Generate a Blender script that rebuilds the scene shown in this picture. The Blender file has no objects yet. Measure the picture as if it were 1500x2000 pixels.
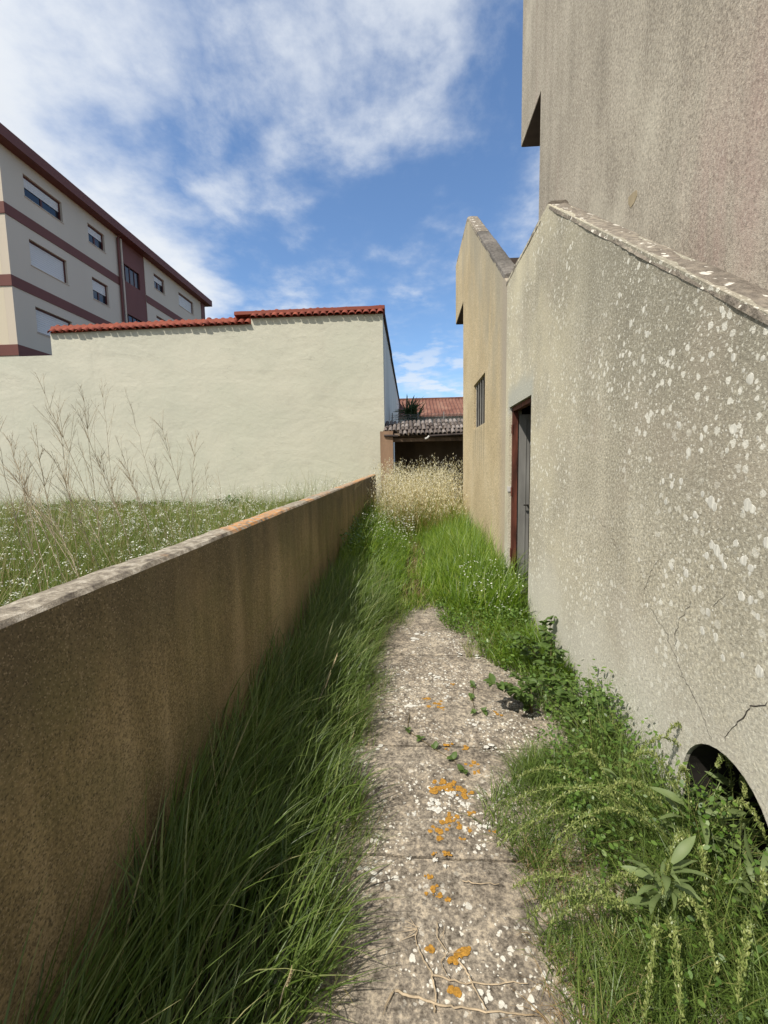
import bpy, bmesh, math, random
import numpy as np
from mathutils import Vector, Matrix, noise as mnoise
from mathutils.geometry import tessellate_polygon
random.seed(7); rng = np.random.default_rng(7)
scene = bpy.context.scene
C = scene.collection

# ------------------------------------------------------------------ camera
F, CX, CY, EYE = 850.0, 750.0, 1000.0, 1.6
YAW, PITCH, ROLL = math.radians(3.3174), math.radians(5.854), math.radians(1.0)
CAM = Matrix.Rotation(YAW, 3, 'Z') @ Matrix.Rotation(math.pi/2-PITCH, 3, 'X') @ Matrix.Rotation(-ROLL, 3, 'Z')
cd = bpy.data.cameras.new('camera'); cam = bpy.data.objects.new('camera', cd); C.objects.link(cam)
cd.sensor_fit = 'HORIZONTAL'; cd.sensor_width = 36; cd.lens = 36*F/1500
cd.clip_start = 0.05; cd.clip_end = 3000
cam.matrix_world = Matrix.Translation((0, 0, EYE)) @ CAM.to_4x4()
scene.camera = cam
scene.cycles.max_bounces = 5; scene.cycles.diffuse_bounces = 3; scene.cycles.transmission_bounces = 3; scene.cycles.transparent_max_bounces = 4
scene.render.resolution_x, scene.render.resolution_y = 768, 1024

# ------------------------------------------------------------------ light
SUN = Vector((-0.43, -0.42, 0.80)).normalized()
sl = bpy.data.lights.new('sun', 'SUN'); sl.energy = 4.2; sl.angle = math.radians(0.53); sl.color = (1, 0.94, 0.84)
so = bpy.data.objects.new('sun', sl); C.objects.link(so); so.rotation_euler = SUN.to_track_quat('Z', 'Y').to_euler()
so.location = (-6, -6, 12)
vs = scene.view_settings
scene.display_settings.display_device = 'sRGB'
vs.view_transform = 'Standard'; vs.look = 'None'; vs.exposure = 0.22; vs.gamma = 1; vs.use_curve_mapping = False

# ------------------------------------------------------------------ node helper
class NT:
    def __init__(s, nt): s.nt = nt; s._pos = None
    def n(s, t, **kw):
        nd = s.nt.nodes.new(t)
        for k, v in kw.items():
            if hasattr(nd, k) and k not in ('inp',): setattr(nd, k, v)
        return nd
    def put(s, sock, v):
        if isinstance(v, bpy.types.NodeSocket): s.nt.links.new(v, sock)
        elif v is not None:
            if hasattr(sock.default_value, '__len__') and len(sock.default_value) == 4 and len(v) == 3: v = (*v, 1)
            sock.default_value = v
    def pos(s):
        if s._pos is None: s._pos = s.n('ShaderNodeNewGeometry').outputs['Position']
        return s._pos
    def math(s, op, a, b=None, c=None, clamp=False):
        m = s.n('ShaderNodeMath', operation=op, use_clamp=clamp)
        for i, v in enumerate((a, b, c)):
            if v is not None: s.put(m.inputs[i], v)
        return m.outputs[0]
    def vmul(s, v, sc):
        m = s.n('ShaderNodeVectorMath', operation='MULTIPLY'); s.put(m.inputs[0], v); s.put(m.inputs[1], sc); return m.outputs[0]
    def vadd(s, v, sc):
        m = s.n('ShaderNodeVectorMath', operation='ADD'); s.put(m.inputs[0], v); s.put(m.inputs[1], sc); return m.outputs[0]
    def noise(s, scale, detail=4, rough=.55, vec=None, dist=0, col=False):
        m = s.n('ShaderNodeTexNoise'); s.put(m.inputs['Vector'], vec or s.pos())
        s.put(m.inputs['Scale'], scale); s.put(m.inputs['Detail'], detail); s.put(m.inputs['Roughness'], rough); s.put(m.inputs['Distortion'], dist)
        return m.outputs['Color' if col else 'Fac']
    def voro(s, scale, vec=None, feature='F1', out='Distance', rnd=1):
        m = s.n('ShaderNodeTexVoronoi', feature=feature); s.put(m.inputs['Vector'], vec or s.pos()); s.put(m.inputs['Scale'], scale); s.put(m.inputs['Randomness'], rnd)
        return m.outputs[out] if out else m
    def rng(s, v, a, b, c=0., d=1., smooth=True):
        m = s.n('ShaderNodeMapRange', interpolation_type='SMOOTHSTEP' if smooth else 'LINEAR')
        for i, q in enumerate((v, a, b, c, d)): s.put(m.inputs[i], q)
        return m.outputs[0]
    def ramp(s, f, *stops):
        m = s.n('ShaderNodeValToRGB'); e = m.color_ramp.elements
        while len(e) < len(stops): e.new(.5)
        for el, (p, c) in zip(e, stops): el.position = p; el.color = (*c, 1)
        s.put(m.inputs[0], f); return m.outputs[0]
    def mix(s, f, a, b, mode='MIX'):
        m = s.n('ShaderNodeMix', data_type='RGBA', blend_type=mode)
        s.put(m.inputs[0], f); s.put(m.inputs[6], a); s.put(m.inputs[7], b); return m.outputs[2]
    def xyz(s, v=None):
        m = s.n('ShaderNodeSeparateXYZ'); s.put(m.inputs[0], v or s.pos()); return m.outputs
    def attr(s, name, out='Fac'):
        return s.n('ShaderNodeAttribute', attribute_name=name).outputs[out]
    def bump(s, h, strength=.5, dist=.01, normal=None):
        m = s.n('ShaderNodeBump'); s.put(m.inputs['Height'], h); s.put(m.inputs['Strength'], strength); s.put(m.inputs['Distance'], dist)
        if normal: s.put(m.inputs['Normal'], normal)
        return m.outputs[0]

MATS = {}
def material(name):
    def deco(fn):
        m = bpy.data.materials.new(name); m.use_nodes = True; m.node_tree.nodes.clear()
        t = NT(m.node_tree); out = t.n('ShaderNodeOutputMaterial'); b = t.n('ShaderNodeBsdfPrincipled')
        b.inputs['Specular IOR Level'].default_value = .3; b.inputs['Roughness'].default_value = .9
        r = fn(t) or {}
        for k, v in r.items():
            if k in b.inputs: t.put(b.inputs[k], v)
        sh = b.outputs[0]
        if 'trans' in r:
            tr = t.n('ShaderNodeBsdfTranslucent'); t.put(tr.inputs[0], r['tcol'])
            ms = t.n('ShaderNodeMixShader'); ms.inputs[0].default_value = r['trans']
            m.node_tree.links.new(sh, ms.inputs[1]); m.node_tree.links.new(tr.outputs[0], ms.inputs[2]); sh = ms.outputs[0]
        m.node_tree.links.new(sh, out.inputs[0]); MATS[name] = m
        return m
    return deco

# ------------------------------------------------------------------ sky
w = bpy.data.worlds.new('World'); scene.world = w; w.use_nodes = True; w.node_tree.nodes.clear()
t = NT(w.node_tree)
sky = t.n('ShaderNodeTexSky', sky_type='NISHITA', sun_disc=False)
sky.sun_elevation = math.asin(SUN.z); sky.sun_rotation = math.atan2(SUN.x, SUN.y)
sky.air_density = 1.0; sky.dust_density = .5; sky.ozone_density = 1.6
d = t.n('ShaderNodeTexCoord').outputs['Generated']
X, Y, Z = t.xyz(d)
zz = t.math('ADD', t.math('MAXIMUM', Z, 0.0), .12)
u, v = t.math('DIVIDE', X, zz), t.math('DIVIDE', Y, zz)
cv = t.n('ShaderNodeCombineXYZ'); t.put(cv.inputs[0], u); t.put(cv.inputs[1], v); cv = cv.outputs[0]
bank = t.math('ADD', t.math('MULTIPLY', u, -.95), t.math('MULTIPLY', v, -.36))      # grows to the left and overhead
wob = t.noise(1.3, 9, .58, vec=cv)
bank = t.math('ADD', bank, t.math('MULTIPLY', t.math('SUBTRACT', wob, .5), 1.45))
bmask = t.rng(bank, -.02, .36)
streak = t.noise(2.3, 9, .60, vec=t.vmul(t.vadd(cv, (3.1, .4, 0)), (1.0, .8, 1)), dist=.12)
broad = t.noise(.75, 3, .5, vec=t.vadd(cv, (7.3, 2.2, 0)))
wisp = t.math('MULTIPLY', t.rng(streak, .40, .66), t.rng(t.math('ADD', t.math('MULTIPLY', broad, .5), t.math('MULTIPLY', t.noise(5.5, 6, .6, vec=cv), .5)), .36, .60))
puff = t.noise(3.2, 7, .55, vec=t.vadd(cv, (1.3, 5.5, 0)))
low = t.math('MULTIPLY', t.rng(puff, .50, .62), t.rng(Z, .36, .14))
cl = t.math('MAXIMUM', t.math('MAXIMUM', bmask, t.math('MULTIPLY', wisp, .80)), t.math('MULTIPLY', low, .8))
shade = t.noise(1.0, 5, .5, vec=t.vadd(cv, (.3, 9.1, 0)))
thick = t.math('MULTIPLY', t.rng(bank, .15, 1.0), t.rng(shade, .34, .56))
ccol = t.mix(thick, (5.6, 5.9, 6.3), (3.1, 3.4, 3.75))
skyc = t.mix(1.0, sky.outputs[0], (.92, 1.08, 1.22), 'MULTIPLY')
bg = t.n('ShaderNodeBackground'); t.put(bg.inputs[0], t.mix(cl, skyc, ccol)); bg.inputs[1].default_value = .13
wo = t.n('ShaderNodeOutputWorld'); w.node_tree.links.new(bg.outputs[0], wo.inputs[0])

# ------------------------------------------------------------------ pixel -> place helpers
def ray(px, py): return CAM @ Vector(((px-CX)/F, -(py-CY)/F, -1))
def onX(px, py, x): d = ray(px, py); return Vector((0, 0, EYE)) + d*(x/d.x)
def onY(px, py, y): d = ray(px, py); return Vector((0, 0, EYE)) + d*(y/d.y)
def gz(y): return .027*min(max(y-1.0, 0), 16)
def onG(px, py, h=0.0):                       # on the gently rising ground, h above it
    z = h
    for _ in range(8):
        d = ray(px, py); p = Vector((0, 0, EYE)) + d*((z-EYE)/d.z); z = gz(p.y)+h
    return p

# ------------------------------------------------------------------ materials
def wallbase(t, ramp_stops, streak=.5, fine=55, bstr=.5, bd=.004):
    p = t.pos()
    big = t.noise(.9, 6, .6)
    st = t.noise(1.0, 6, .6, vec=t.vmul(p, (5, 5, .45)))
    f = t.math('ADD', t.math('MULTIPLY', big, 1-streak), t.math('MULTIPLY', st, streak))
    c = t.ramp(f, *ramp_stops)
    g = t.noise(fine, 4, .7); g2 = t.noise(fine*3.3, 2, .6)
    c = t.mix(1, c, t.ramp(g, (.30, (.50, .49, .47)), (.5, (.96, .96, .96)), (.70, (1.42, 1.41, 1.36))), 'MULTIPLY')
    h = t.math('ADD', g, t.math('MULTIPLY', g2, .6))
    return c, t.bump(h, bstr, bd), g

def spots(t, scale, rmin, rmax, keep, seed, warp=.012):
    """round crusty patches: voronoi cells with a random radius, most cells empty"""
    p = t.vadd(t.pos(), (seed, seed*1.7, seed*.6))
    wv = t.n('ShaderNodeVectorMath', operation='MULTIPLY_ADD'); t.put(wv.inputs[0], t.noise(40, 2, col=True)); wv.inputs[1].default_value = (warp*2,)*3; t.put(wv.inputs[2], p)
    m = t.voro(scale, vec=wv.outputs[0], out=None)
    r = t.xyz(m.outputs['Color'])
    rad = t.rng(r[0], keep, 1, rmin, rmax, False)
    on = t.math('GREATER_THAN', r[0], keep)
    return t.math('MULTIPLY', on, t.rng(t.math('SUBTRACT', rad, m.outputs['Distance']), -.02, .06))

SLOPE = .703   # pitch of the stair parapets
@material('stair_wall')
def _(t):
    c, nrm, g = wallbase(t, ((.3, (.30, .265, .205)), (.5, (.43, .385, .30)), (.68, (.55, .50, .40))), .45, 70, .7, .005)
    X, Y, Z = t.xyz()
    # damp grey staining below the sloping coping
    line = t.math('MINIMUM', t.math('ADD', t.math('MULTIPLY', Y, SLOPE), .96), 3.66)
    dd = t.math('SUBTRACT', line, Z)
    stn = t.math('MULTIPLY', t.rng(t.math('ADD', dd, t.math('MULTIPLY', t.noise(2.5, 5), 1.2)), 2.1, .3), t.rng(Y, 4.4, 2.4))
    c = t.mix(t.math('MULTIPLY', stn, .72), c, (.215, .195, .155))
    yel = t.math('MULTIPLY', t.rng(Y, 2.6, 4.2), t.rng(t.noise(1.3, 5), .38, .62))
    c = t.mix(t.math('MULTIPLY', yel, .6), c, (.62, .55, .39))
    pink = t.math('MULTIPLY', t.rng(t.noise(1.7, 4, vec=t.vadd(t.pos(), (4, 2, 1))), .52, .7), .35)
    c = t.mix(pink, c, (.40, .335, .265))
    pale = t.rng(t.math('ADD', Z, t.math('MULTIPLY', t.noise(2, 4), .9)), 1.5, .75)
    c = t.mix(t.math('MULTIPLY', pale, .6), c, (.62, .59, .53))
    lp = t.math('MULTIPLY', t.math('MULTIPLY', t.rng(Y, 4.06, 4.2), t.rng(Y, 5.2, 5.05)), t.rng(t.math('ADD', Z, t.math('MULTIPLY', t.noise(6, 4), .16)), 2.62, 2.42))
    lp = t.math('MULTIPLY', lp, t.rng(Z, 2.1, 2.24))
    c = t.mix(t.math('MULTIPLY', lp, .8), c, (.40, .40, .36))
    sp = t.noise(78, 3, .62)
    c = t.mix(t.rng(sp, .55, .68, 0, .62), c, (.80, .76, .64))
    c = t.mix(t.rng(sp, .42, .30, 0, .4), c, (.20, .175, .135))
    c = t.mix(1, c, (1.09, 1.12, 1.12), 'MULTIPLY')
    # crusty white lichen in three sizes
    dens = t.noise(1.5, 3, vec=t.vadd(t.pos(), (1, 5, 3)))
    l2 = t.math('MULTIPLY', spots(t, 27, .14, .46, .66, 7.7), t.rng(dens, .34, .60))
    l3 = t.math('MULTIPLY', spots(t, 62, .18, .5, .55, 1.9), t.rng(dens, .30, .66))
    l = t.math('MAXIMUM', l2, t.math('MULTIPLY', l3, .75))
    c = t.mix(t.math('MULTIPLY', t.math('MULTIPLY', l, .9), t.math('SUBTRACT', 1, lp)), c, (.80, .78, .69))
    return {'Base Color': c, 'Normal': nrm, 'Roughness': .95}

@material('gable_wall')
def _(t):
    c, nrm, g = wallbase(t, ((.32, (.44, .35, .215)), (.5, (.55, .45, .285)), (.68, (.62, .53, .37))), .12, 60, .45, .004)
    X, Y, Z = t.xyz()
    st = t.noise(1.0, 7, .6, vec=t.vmul(t.pos(), (2.4, 2.4, .7)), dist=.4)
    grey = t.math('ADD', t.math('ADD', t.math('MULTIPLY', t.math('SUBTRACT', Z, 3.5), .45), t.math('MULTIPLY', t.math('SUBTRACT', 6.4, Y), .42)), t.math('MULTIPLY', t.math('SUBTRACT', st, .5), 2.2))
    gm = t.rng(grey, -.55, .55)
    c = t.mix(t.math('MULTIPLY', gm, .85), c, t.ramp(t.noise(50, 4, .7), (.3, (.25, .225, .17)), (.7, (.46, .42, .33))))
    edge = t.math('MULTIPLY', t.rng(Y, 5.75, 5.3), .55)
    c = t.mix(edge, c, (.42, .36, .30))
    drip = t.math('MULTIPLY', t.math('MULTIPLY', t.rng(Z, 2.26, 2.18), t.rng(Z, 1.2, 2.1)), t.math('MULTIPLY', t.math('MULTIPLY', t.rng(Y, 6.6, 6.8), t.rng(Y, 8.0, 7.75)), t.rng(t.noise(1, 3, vec=t.vmul(t.pos(), (14, 14, .5))), .45, .62)))
    c = t.mix(t.math('MULTIPLY', drip, .75), c, (.15, .12, .08))
    return {'Base Color': c, 'Normal': nrm}

@material('house_wall')
def _(t):
    p = t.pos()
    c, nrm, g = wallbase(t, ((.3, (.27, .24, .19)), (.5, (.385, .345, .275)), (.7, (.49, .445, .36))), .5, 48, .75, .006)
    X, Y, Z = t.xyz()
    st = t.noise(1.0, 6, .6, vec=t.vmul(p, (4, 3.2, .3)))
    pk = t.math('MULTIPLY', t.rng(t.math('SUBTRACT', t.math('MULTIPLY', st, 3.2), t.math('MULTIPLY', Y, .62)), -.9, .6), t.rng(Z, 5.2, 2.6))
    c = t.mix(t.math('MULTIPLY', pk, .75), c, (.43, .28, .25))
    pk2 = t.math('MULTIPLY', t.rng(st, .53, .68), t.rng(Y, 5.5, 7.4))
    c = t.mix(t.math('MULTIPLY', pk2, .4), c, (.40, .285, .24))
    lt = t.rng(t.noise(.7, 5, vec=t.vadd(t.vmul(p, (1, 1, .6)), (0, 8, 2))), .50, .66)
    c = t.mix(t.math('MULTIPLY', lt, .65), c, (.58, .54, .43))
    sp = t.noise(42, 3, .65, vec=t.vmul(p, (1, 1.3, .8)))
    c = t.mix(t.rng(sp, .54, .70, 0, .5), c, (.66, .62, .51))
    c = t.mix(t.rng(sp, .46, .32, 0, .5), c, (.17, .15, .12))
    c = t.mix(1, c, (1.06, 1.06, 1.09), 'MULTIPLY')
    l = t.math('MULTIPLY', spots(t, 40, .15, .42, .82, 4.4), t.rng(Z, 4.4, 3.2))
    c = t.mix(t.math('MULTIPLY', l, .8), c, (.74, .71, .64))
    return {'Base Color': c, 'Normal': nrm, 'Roughness': .95}

@material('coping')
def _(t):
    c, nrm, g = wallbase(t, ((.3, (.13, .11, .09)), (.5, (.22, .19, .155)), (.7, (.34, .305, .25))), .1, 26, .9, .01)
    l = t.math('MAXIMUM', spots(t, 34, .15, .45, .78, 2.2), t.math('MULTIPLY', spots(t, 12, .15, .40, .86, 6.2), .9))
    c = t.mix(t.math('MULTIPLY', l, .85), c, (.78, .75, .66))
    return {'Base Color': c, 'Normal': nrm}

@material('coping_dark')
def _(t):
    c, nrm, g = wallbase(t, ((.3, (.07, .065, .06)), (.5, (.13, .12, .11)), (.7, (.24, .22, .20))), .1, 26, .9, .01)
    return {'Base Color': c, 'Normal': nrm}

@material('low_wall')
def _(t):
    p = t.pos()
    c, nrm, g = wallbase(t, ((.32, (.11, .085, .048)), (.48, (.25, .19, .105)), (.66, (.42, .32, .20))), .6, 85, .75, .004)
    X, Y, Z = t.xyz()
    ol = t.rng(t.noise(1.6, 5, vec=t.vadd(p, (2, 6, 1))), .45, .68)
    c = t.mix(t.math('MULTIPLY', ol, .5), c, (.17, .155, .07))
    st = t.noise(1, 5, .6, vec=t.vmul(p, (3, 4.5, .35)))
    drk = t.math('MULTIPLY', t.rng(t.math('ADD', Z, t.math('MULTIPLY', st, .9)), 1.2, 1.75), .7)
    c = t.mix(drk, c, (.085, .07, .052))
    gv = t.xyz(t.voro(210, out='Color'))[0]
    c = t.mix(t.rng(gv, .84, .98, 0, .45), c, (.42, .33, .23))
    c = t.mix(t.rng(gv, .22, .04, 0, .6), c, (.05, .04, .03))
    rs = t.math('MULTIPLY', t.rng(t.noise(2.3, 5, vec=t.vadd(p, (8, 1, 4))), .5, .68), .45)
    c = t.mix(t.math('MULTIPLY', rs, .6), c, (.34, .24, .15))
    c = t.mix(1, c, (1.05, 1.07, 1.02), 'MULTIPLY')
    # weathered pale top with orange lichen
    nz = t.xyz(t.n('ShaderNodeNewGeometry').outputs['Normal'])[2]
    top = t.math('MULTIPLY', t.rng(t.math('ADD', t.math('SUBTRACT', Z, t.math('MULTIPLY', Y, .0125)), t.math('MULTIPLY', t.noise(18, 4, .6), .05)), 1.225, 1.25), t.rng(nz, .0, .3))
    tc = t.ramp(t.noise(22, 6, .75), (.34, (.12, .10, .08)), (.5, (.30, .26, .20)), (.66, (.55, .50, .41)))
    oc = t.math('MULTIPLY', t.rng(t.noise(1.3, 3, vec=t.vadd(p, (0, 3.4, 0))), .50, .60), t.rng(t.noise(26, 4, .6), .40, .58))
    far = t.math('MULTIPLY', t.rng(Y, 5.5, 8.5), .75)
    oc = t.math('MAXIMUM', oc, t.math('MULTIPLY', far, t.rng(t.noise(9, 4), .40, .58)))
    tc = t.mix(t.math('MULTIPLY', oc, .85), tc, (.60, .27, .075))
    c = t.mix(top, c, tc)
    return {'Base Color': c, 'Normal': nrm}

@material('cream_wall')
def _(t):
    p = t.pos()
    f = t.noise(.5, 6, .6)
    c = t.ramp(f, (.32, (.57, .555, .45)), (.5, (.62, .60, .485)), (.68, (.655, .625, .505)))
    gr = t.rng(t.noise(.35, 5, vec=t.vadd(p, (3, 0, 1))), .42, .65)
    c = t.mix(t.math('MULTIPLY', gr, .5), c, (.565, .57, .455))
    st = t.noise(1, 6, .65, vec=t.vmul(p, (2.2, 2.2, .18)))
    c = t.mix(t.rng(st, .55, .8, 0, .35), c, (.44, .42, .34))
    X, Y, Z = t.xyz()
    dirt = t.rng(t.math('ADD', Z, t.math('MULTIPLY', st, .6)), 1.0, .3, 0, .4)
    c = t.mix(dirt, c, (.34, .32, .22))
    blot = t.noise(1.6, 6, .65, vec=t.vadd(p, (9, 2, 4)))
    c = t.mix(t.rng(blot, .52, .72, 0, .4), c, (.50, .475, .385))
    crk = t.math('MULTIPLY', t.rng(t.noise(1, 4, .5, vec=t.vmul(p, (.35, .35, 1.5))), .497, .503), t.rng(t.noise(1, 4, .5, vec=t.vmul(p, (.35, .35, 1.5))), .509, .503))
    c = t.mix(t.math('MULTIPLY', crk, t.rng(t.noise(.9, 3, vec=t.vadd(p, (1, 1, 7))), .5, .6, 0, .35)), c, (.36, .34, .27))
    seam = t.noise(1, 5, .55, vec=t.vmul(p, (.55, .55, 1.1)), dist=.6)
    h = t.math('ADD', t.math('MULTIPLY', seam, 1.0), t.math('MULTIPLY', t.noise(7, 5, .6), .35))
    b1 = t.bump(h, .45, .06)
    return {'Base Color': c, 'Normal': t.bump(t.noise(90, 3), .2, .004, b1), 'Roughness': .85}

@material('cream_side')
def _(t):
    st = t.noise(1, 6, .65, vec=t.vmul(t.pos(), (2.2, 2.2, .15)))
    c = t.ramp(st, (.35, (.52, .50, .44)), (.5, (.72, .69, .62)), (.7, (.80, .77, .70)))
    return {'Base Color': c, 'Normal': t.bump(t.noise(20, 4), .3, .01)}

@material('red_tile')
def _(t):
    rn = t.n('ShaderNodeObjectInfo').outputs['Random']
    c = t.ramp(rn, (0, (.19, .045, .026)), (.5, (.25, .058, .033)), (1, (.32, .080, .045)))
    c = t.mix(t.rng(t.noise(9, 5, .65), .48, .75, 0, .6), c, (.16, .05, .035))
    return {'Base Color': c, 'Normal': t.bump(t.noise(60, 4), .3, .004), 'Roughness': .8}

@material('grey_tile')
def _(t):
    rn = t.n('ShaderNodeObjectInfo').outputs['Random']
    c = t.ramp(rn, (0, (.09, .07, .058)), (.5, (.17, .14, .12)), (1, (.33, .29, .26)))
    c = t.mix(t.rng(t.noise(12, 5, .65), .42, .7, 0, .7), c, (.09, .07, .055))
    return {'Base Color': c, 'Normal': t.bump(t.noise(50, 4), .4, .006)}

@material('far_tile')
def _(t):
    c = t.ramp(t.noise(1.4, 6, .7), (.3, (.12, .05, .035)), (.5, (.20, .09, .062)), (.7, (.29, .165, .115)))
    return {'Base Color': c}

def plain(name, col, rough=.8, var=.25, scale=8, metal=0, spec=.3):
    @material(name)
    def _(t):
        a = tuple(q*(1-var) for q in col); b = tuple(min(1, q*(1+var)) for q in col)
        st = t.noise(1, 5, .6, vec=t.vmul(t.pos(), (scale*.5, scale*.5, scale*.12)))
        return {'Base Color': t.ramp(st, (.3, a), (.7, b)), 'Roughness': rough, 'Metallic': metal, 'Specular IOR Level': spec,
                'Normal': t.bump(t.noise(scale*6, 3), .15, .004)}
plain('apt_cream', (.60, .52, .41), .85, .05, .6)
plain('apt_sand', (.64, .56, .42), .85, .05, .6)
plain('apt_brown', (.165, .062, .050), .7, .12, .8)
plain('apt_roof', (.14, .065, .05), .8, .25, 2)
plain('shutter', (.66, .64, .60), .5, .05, 2)
plain('frame_brown', (.10, .028, .022), .45, .15, 4)
plain('rust', (.115, .038, .024), .8, .6, 30)
plain('grey_metal', (.24, .235, .22), .6, .25, 12)
plain('dark_metal', (.06, .055, .05), .6, .3, 12)
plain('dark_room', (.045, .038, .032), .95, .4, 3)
plain('shade_black', (.022, .019, .016), 1, .4, 6)  # near-black: shade inside the openings put into the colour
plain('shed_plaster', (.27, .175, .115), .95, .35, 4)
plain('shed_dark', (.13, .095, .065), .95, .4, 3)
plain('wood', (.16, .11, .075), .9, .4, 12)
plain('lintel', (.42, .43, .40), .9, .15, 6)
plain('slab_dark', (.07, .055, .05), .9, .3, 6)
plain('soil', (.10, .075, .048), 1, .45, 5)
plain('pale_render', (.58, .54, .44), .9, .2, 2)
plain('bark', (.14, .11, .08), .95, .4, 20)
plain('straw', (.42, .35, .24), .8, .35, 30)
plain('twig', (.42, .33, .22), .85, .35, 40)
plain('white_cap', (.62, .60, .56), .6, .2, 20)
plain('crack', (.055, .048, .042), 1, .3, 30)
plain('patch', (.36, .30, .20), .95, .2, 30)
plain('lichen_white', (.66, .645, .575), .95, .32, 160)
plain('lichen_grey', (.58, .56, .50), .95, .35, 160)
plain('lichen_pale', (.56, .53, .46), .95, .25, 60)
plain('lichen_orange', (.36, .185, .03), .95, .5, 220)

@material('glass')
def _(t):
    return {'Base Color': (.02, .026, .035), 'Roughness': .06, 'Specular IOR Level': .6}

@material('concrete')
def _(t):
    p = t.pos()
    big = t.noise(2.2, 6, .6)
    c = t.ramp(big, (.3, (.17, .145, .115)), (.5, (.27, .235, .19)), (.7, (.37, .33, .27)))
    mid = t.math('ADD', t.math('MULTIPLY', t.noise(17, 5, .7), .45), t.math('MULTIPLY', t.noise(62, 4, .7), .55))
    c = t.mix(1, c, t.ramp(mid, (.38, (.28, .27, .26)), (.5, (.95, .95, .95)), (.61, (1.9, 1.86, 1.76))), 'MULTIPLY')
    dk = t.math('MULTIPLY', t.rng(t.noise(60, 4, .7), .55, .66), t.rng(t.noise(3.4, 4), .40, .6))
    c = t.mix(t.math('MULTIPLY', dk, .75), c, (.085, .07, .055))
    c = t.mix(1, c, (.93, .91, .88), 'MULTIPLY')
    l = t.math('MAXIMUM', spots(t, 34, .14, .45, .70, 3.7), spots(t, 75, .18, .5, .62, 9.2))
    l = t.math('MULTIPLY', l, t.rng(t.noise(2.6, 3, vec=t.vadd(p, (5, 1, 0))), .40, .58))
    c = t.mix(t.math('MULTIPLY', l, .85), c, (.74, .71, .62))
    h = t.math('ADD', mid, t.math('MULTIPLY', t.noise(130, 3), .5))
    return {'Base Color': c, 'Normal': t.bump(h, .8, .008), 'Roughness': .95}

@material('ground')
def _(t):
    f = t.noise(1.4, 7, .65)
    c = t.ramp(f, (.3, (.030, .026, .014)), (.5, (.052, .046, .022)), (.7, (.10, .08, .045)))
    return {'Base Color': c, 'Normal': t.bump(t.noise(25, 5), .8, .03), 'Roughness': 1}

def grassmat(name, stops, tipcol=None, tip=(.55, 1.0, .5), trans=.42):
    @material(name)
    def _(t):
        c = t.ramp(t.attr('rnd'), *stops)
        if tipcol: c = t.mix(t.rng(t.attr('along'), tip[0], tip[1], 0, tip[2]), c, tipcol)
        return {'Base Color': c, 'Roughness': .42, 'Specular IOR Level': .5, 'trans': trans, 'tcol': c}
grassmat('grass_long', ((0, (.05, .09, .014)), (.4, (.12, .185, .034)), (.72, (.19, .26, .06)), (.90, (.33, .36, .14)), (1, (.55, .46, .25))))
grassmat('grass_bright', ((0, (.045, .10, .006)), (.3, (.105, .20, .010)), (.62, (.19, .30, .018)), (.88, (.33, .43, .07)), (1, (.52, .48, .18))))
grassmat('grass_short', ((0, (.085, .14, .026)), (.5, (.16, .24, .05)), (.82, (.28, .35, .09)), (.93, (.42, .36, .15)), (1, (.50, .38, .2))))
grassmat('grass_meadow', ((0, (.10, .16, .025)), (.5, (.17, .25, .04)), (.8, (.26, .32, .07)), (1, (.46, .41, .20))))
grassmat('dry_grass', ((0, (.30, .20, .09)), (.5, (.42, .29, .15)), (1, (.55, .42, .24))))
grassmat('oat_straw', ((0, (.22, .15, .05)), (.4, (.42, .29, .11)), (.8, (.62, .47, .2)), (1, (.24, .28, .08))), trans=.3)
grassmat('oat_head', ((0, (.44, .38, .14)), (.4, (.76, .68, .40)), (1, (.90, .87, .72))), trans=.4)
grassmat('flower_white', ((0, (.62, .66, .42)), (.4, (.78, .78, .66)), (1, (.84, .84, .78))), trans=.3)
grassmat('leaf_dark', ((0, (.030, .075, .014)), (.5, (.055, .12, .02)), (1, (.10, .18, .035))), trans=.3)
grassmat('leaf_mid', ((0, (.06, .12, .02)), (.5, (.11, .20, .03)), (1, (.19, .28, .06))), trans=.3)
grassmat('seed_green', ((0, (.15, .20, .05)), (.5, (.25, .30, .085)), (1, (.38, .41, .15))), trans=.25)

def leafmat(name, a, b, vein):
    @material(name)
    def _(t):
        rn = t.n('ShaderNodeObjectInfo').outputs['Random']
        uv = t.n('ShaderNodeTexCoord').outputs['Object']; x, y, z = t.xyz(uv)
        c = t.mix(rn, a, b)
        mid = t.rng(t.math('ABSOLUTE', y), .0, .03, 1, 0)
        wv = t.n('ShaderNodeTexWave', bands_direction='X'); t.put(wv.inputs['Vector'], t.vadd(uv, (0, 0, 0))); wv.inputs['Scale'].default_value = 3.2; wv.inputs['Distortion'].default_value = 2
        c = t.mix(t.math('MULTIPLY', mid, .5), c, vein)
        c = t.mix(t.rng(t.noise(9, 4, vec=uv), .55, .75, 0, .35), c, tuple(q*.6 for q in a))
        return {'Base Color': c, 'Roughness': .5, 'Specular IOR Level': .35, 'Normal': t.bump(wv.outputs['Fac'], .25, .01), 'trans': .3, 'tcol': c}
leafmat('leaf_dock', (.07, .125, .035), (.14, .21, .07), (.27, .32, .13))
leafmat('leaf_bramble', (.038, .085, .014), (.085, .16, .028), (.16, .22, .06))
leafmat('leaf_yucca', (.022, .05, .018), (.06, .10, .03), (.10, .13, .05))

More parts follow.
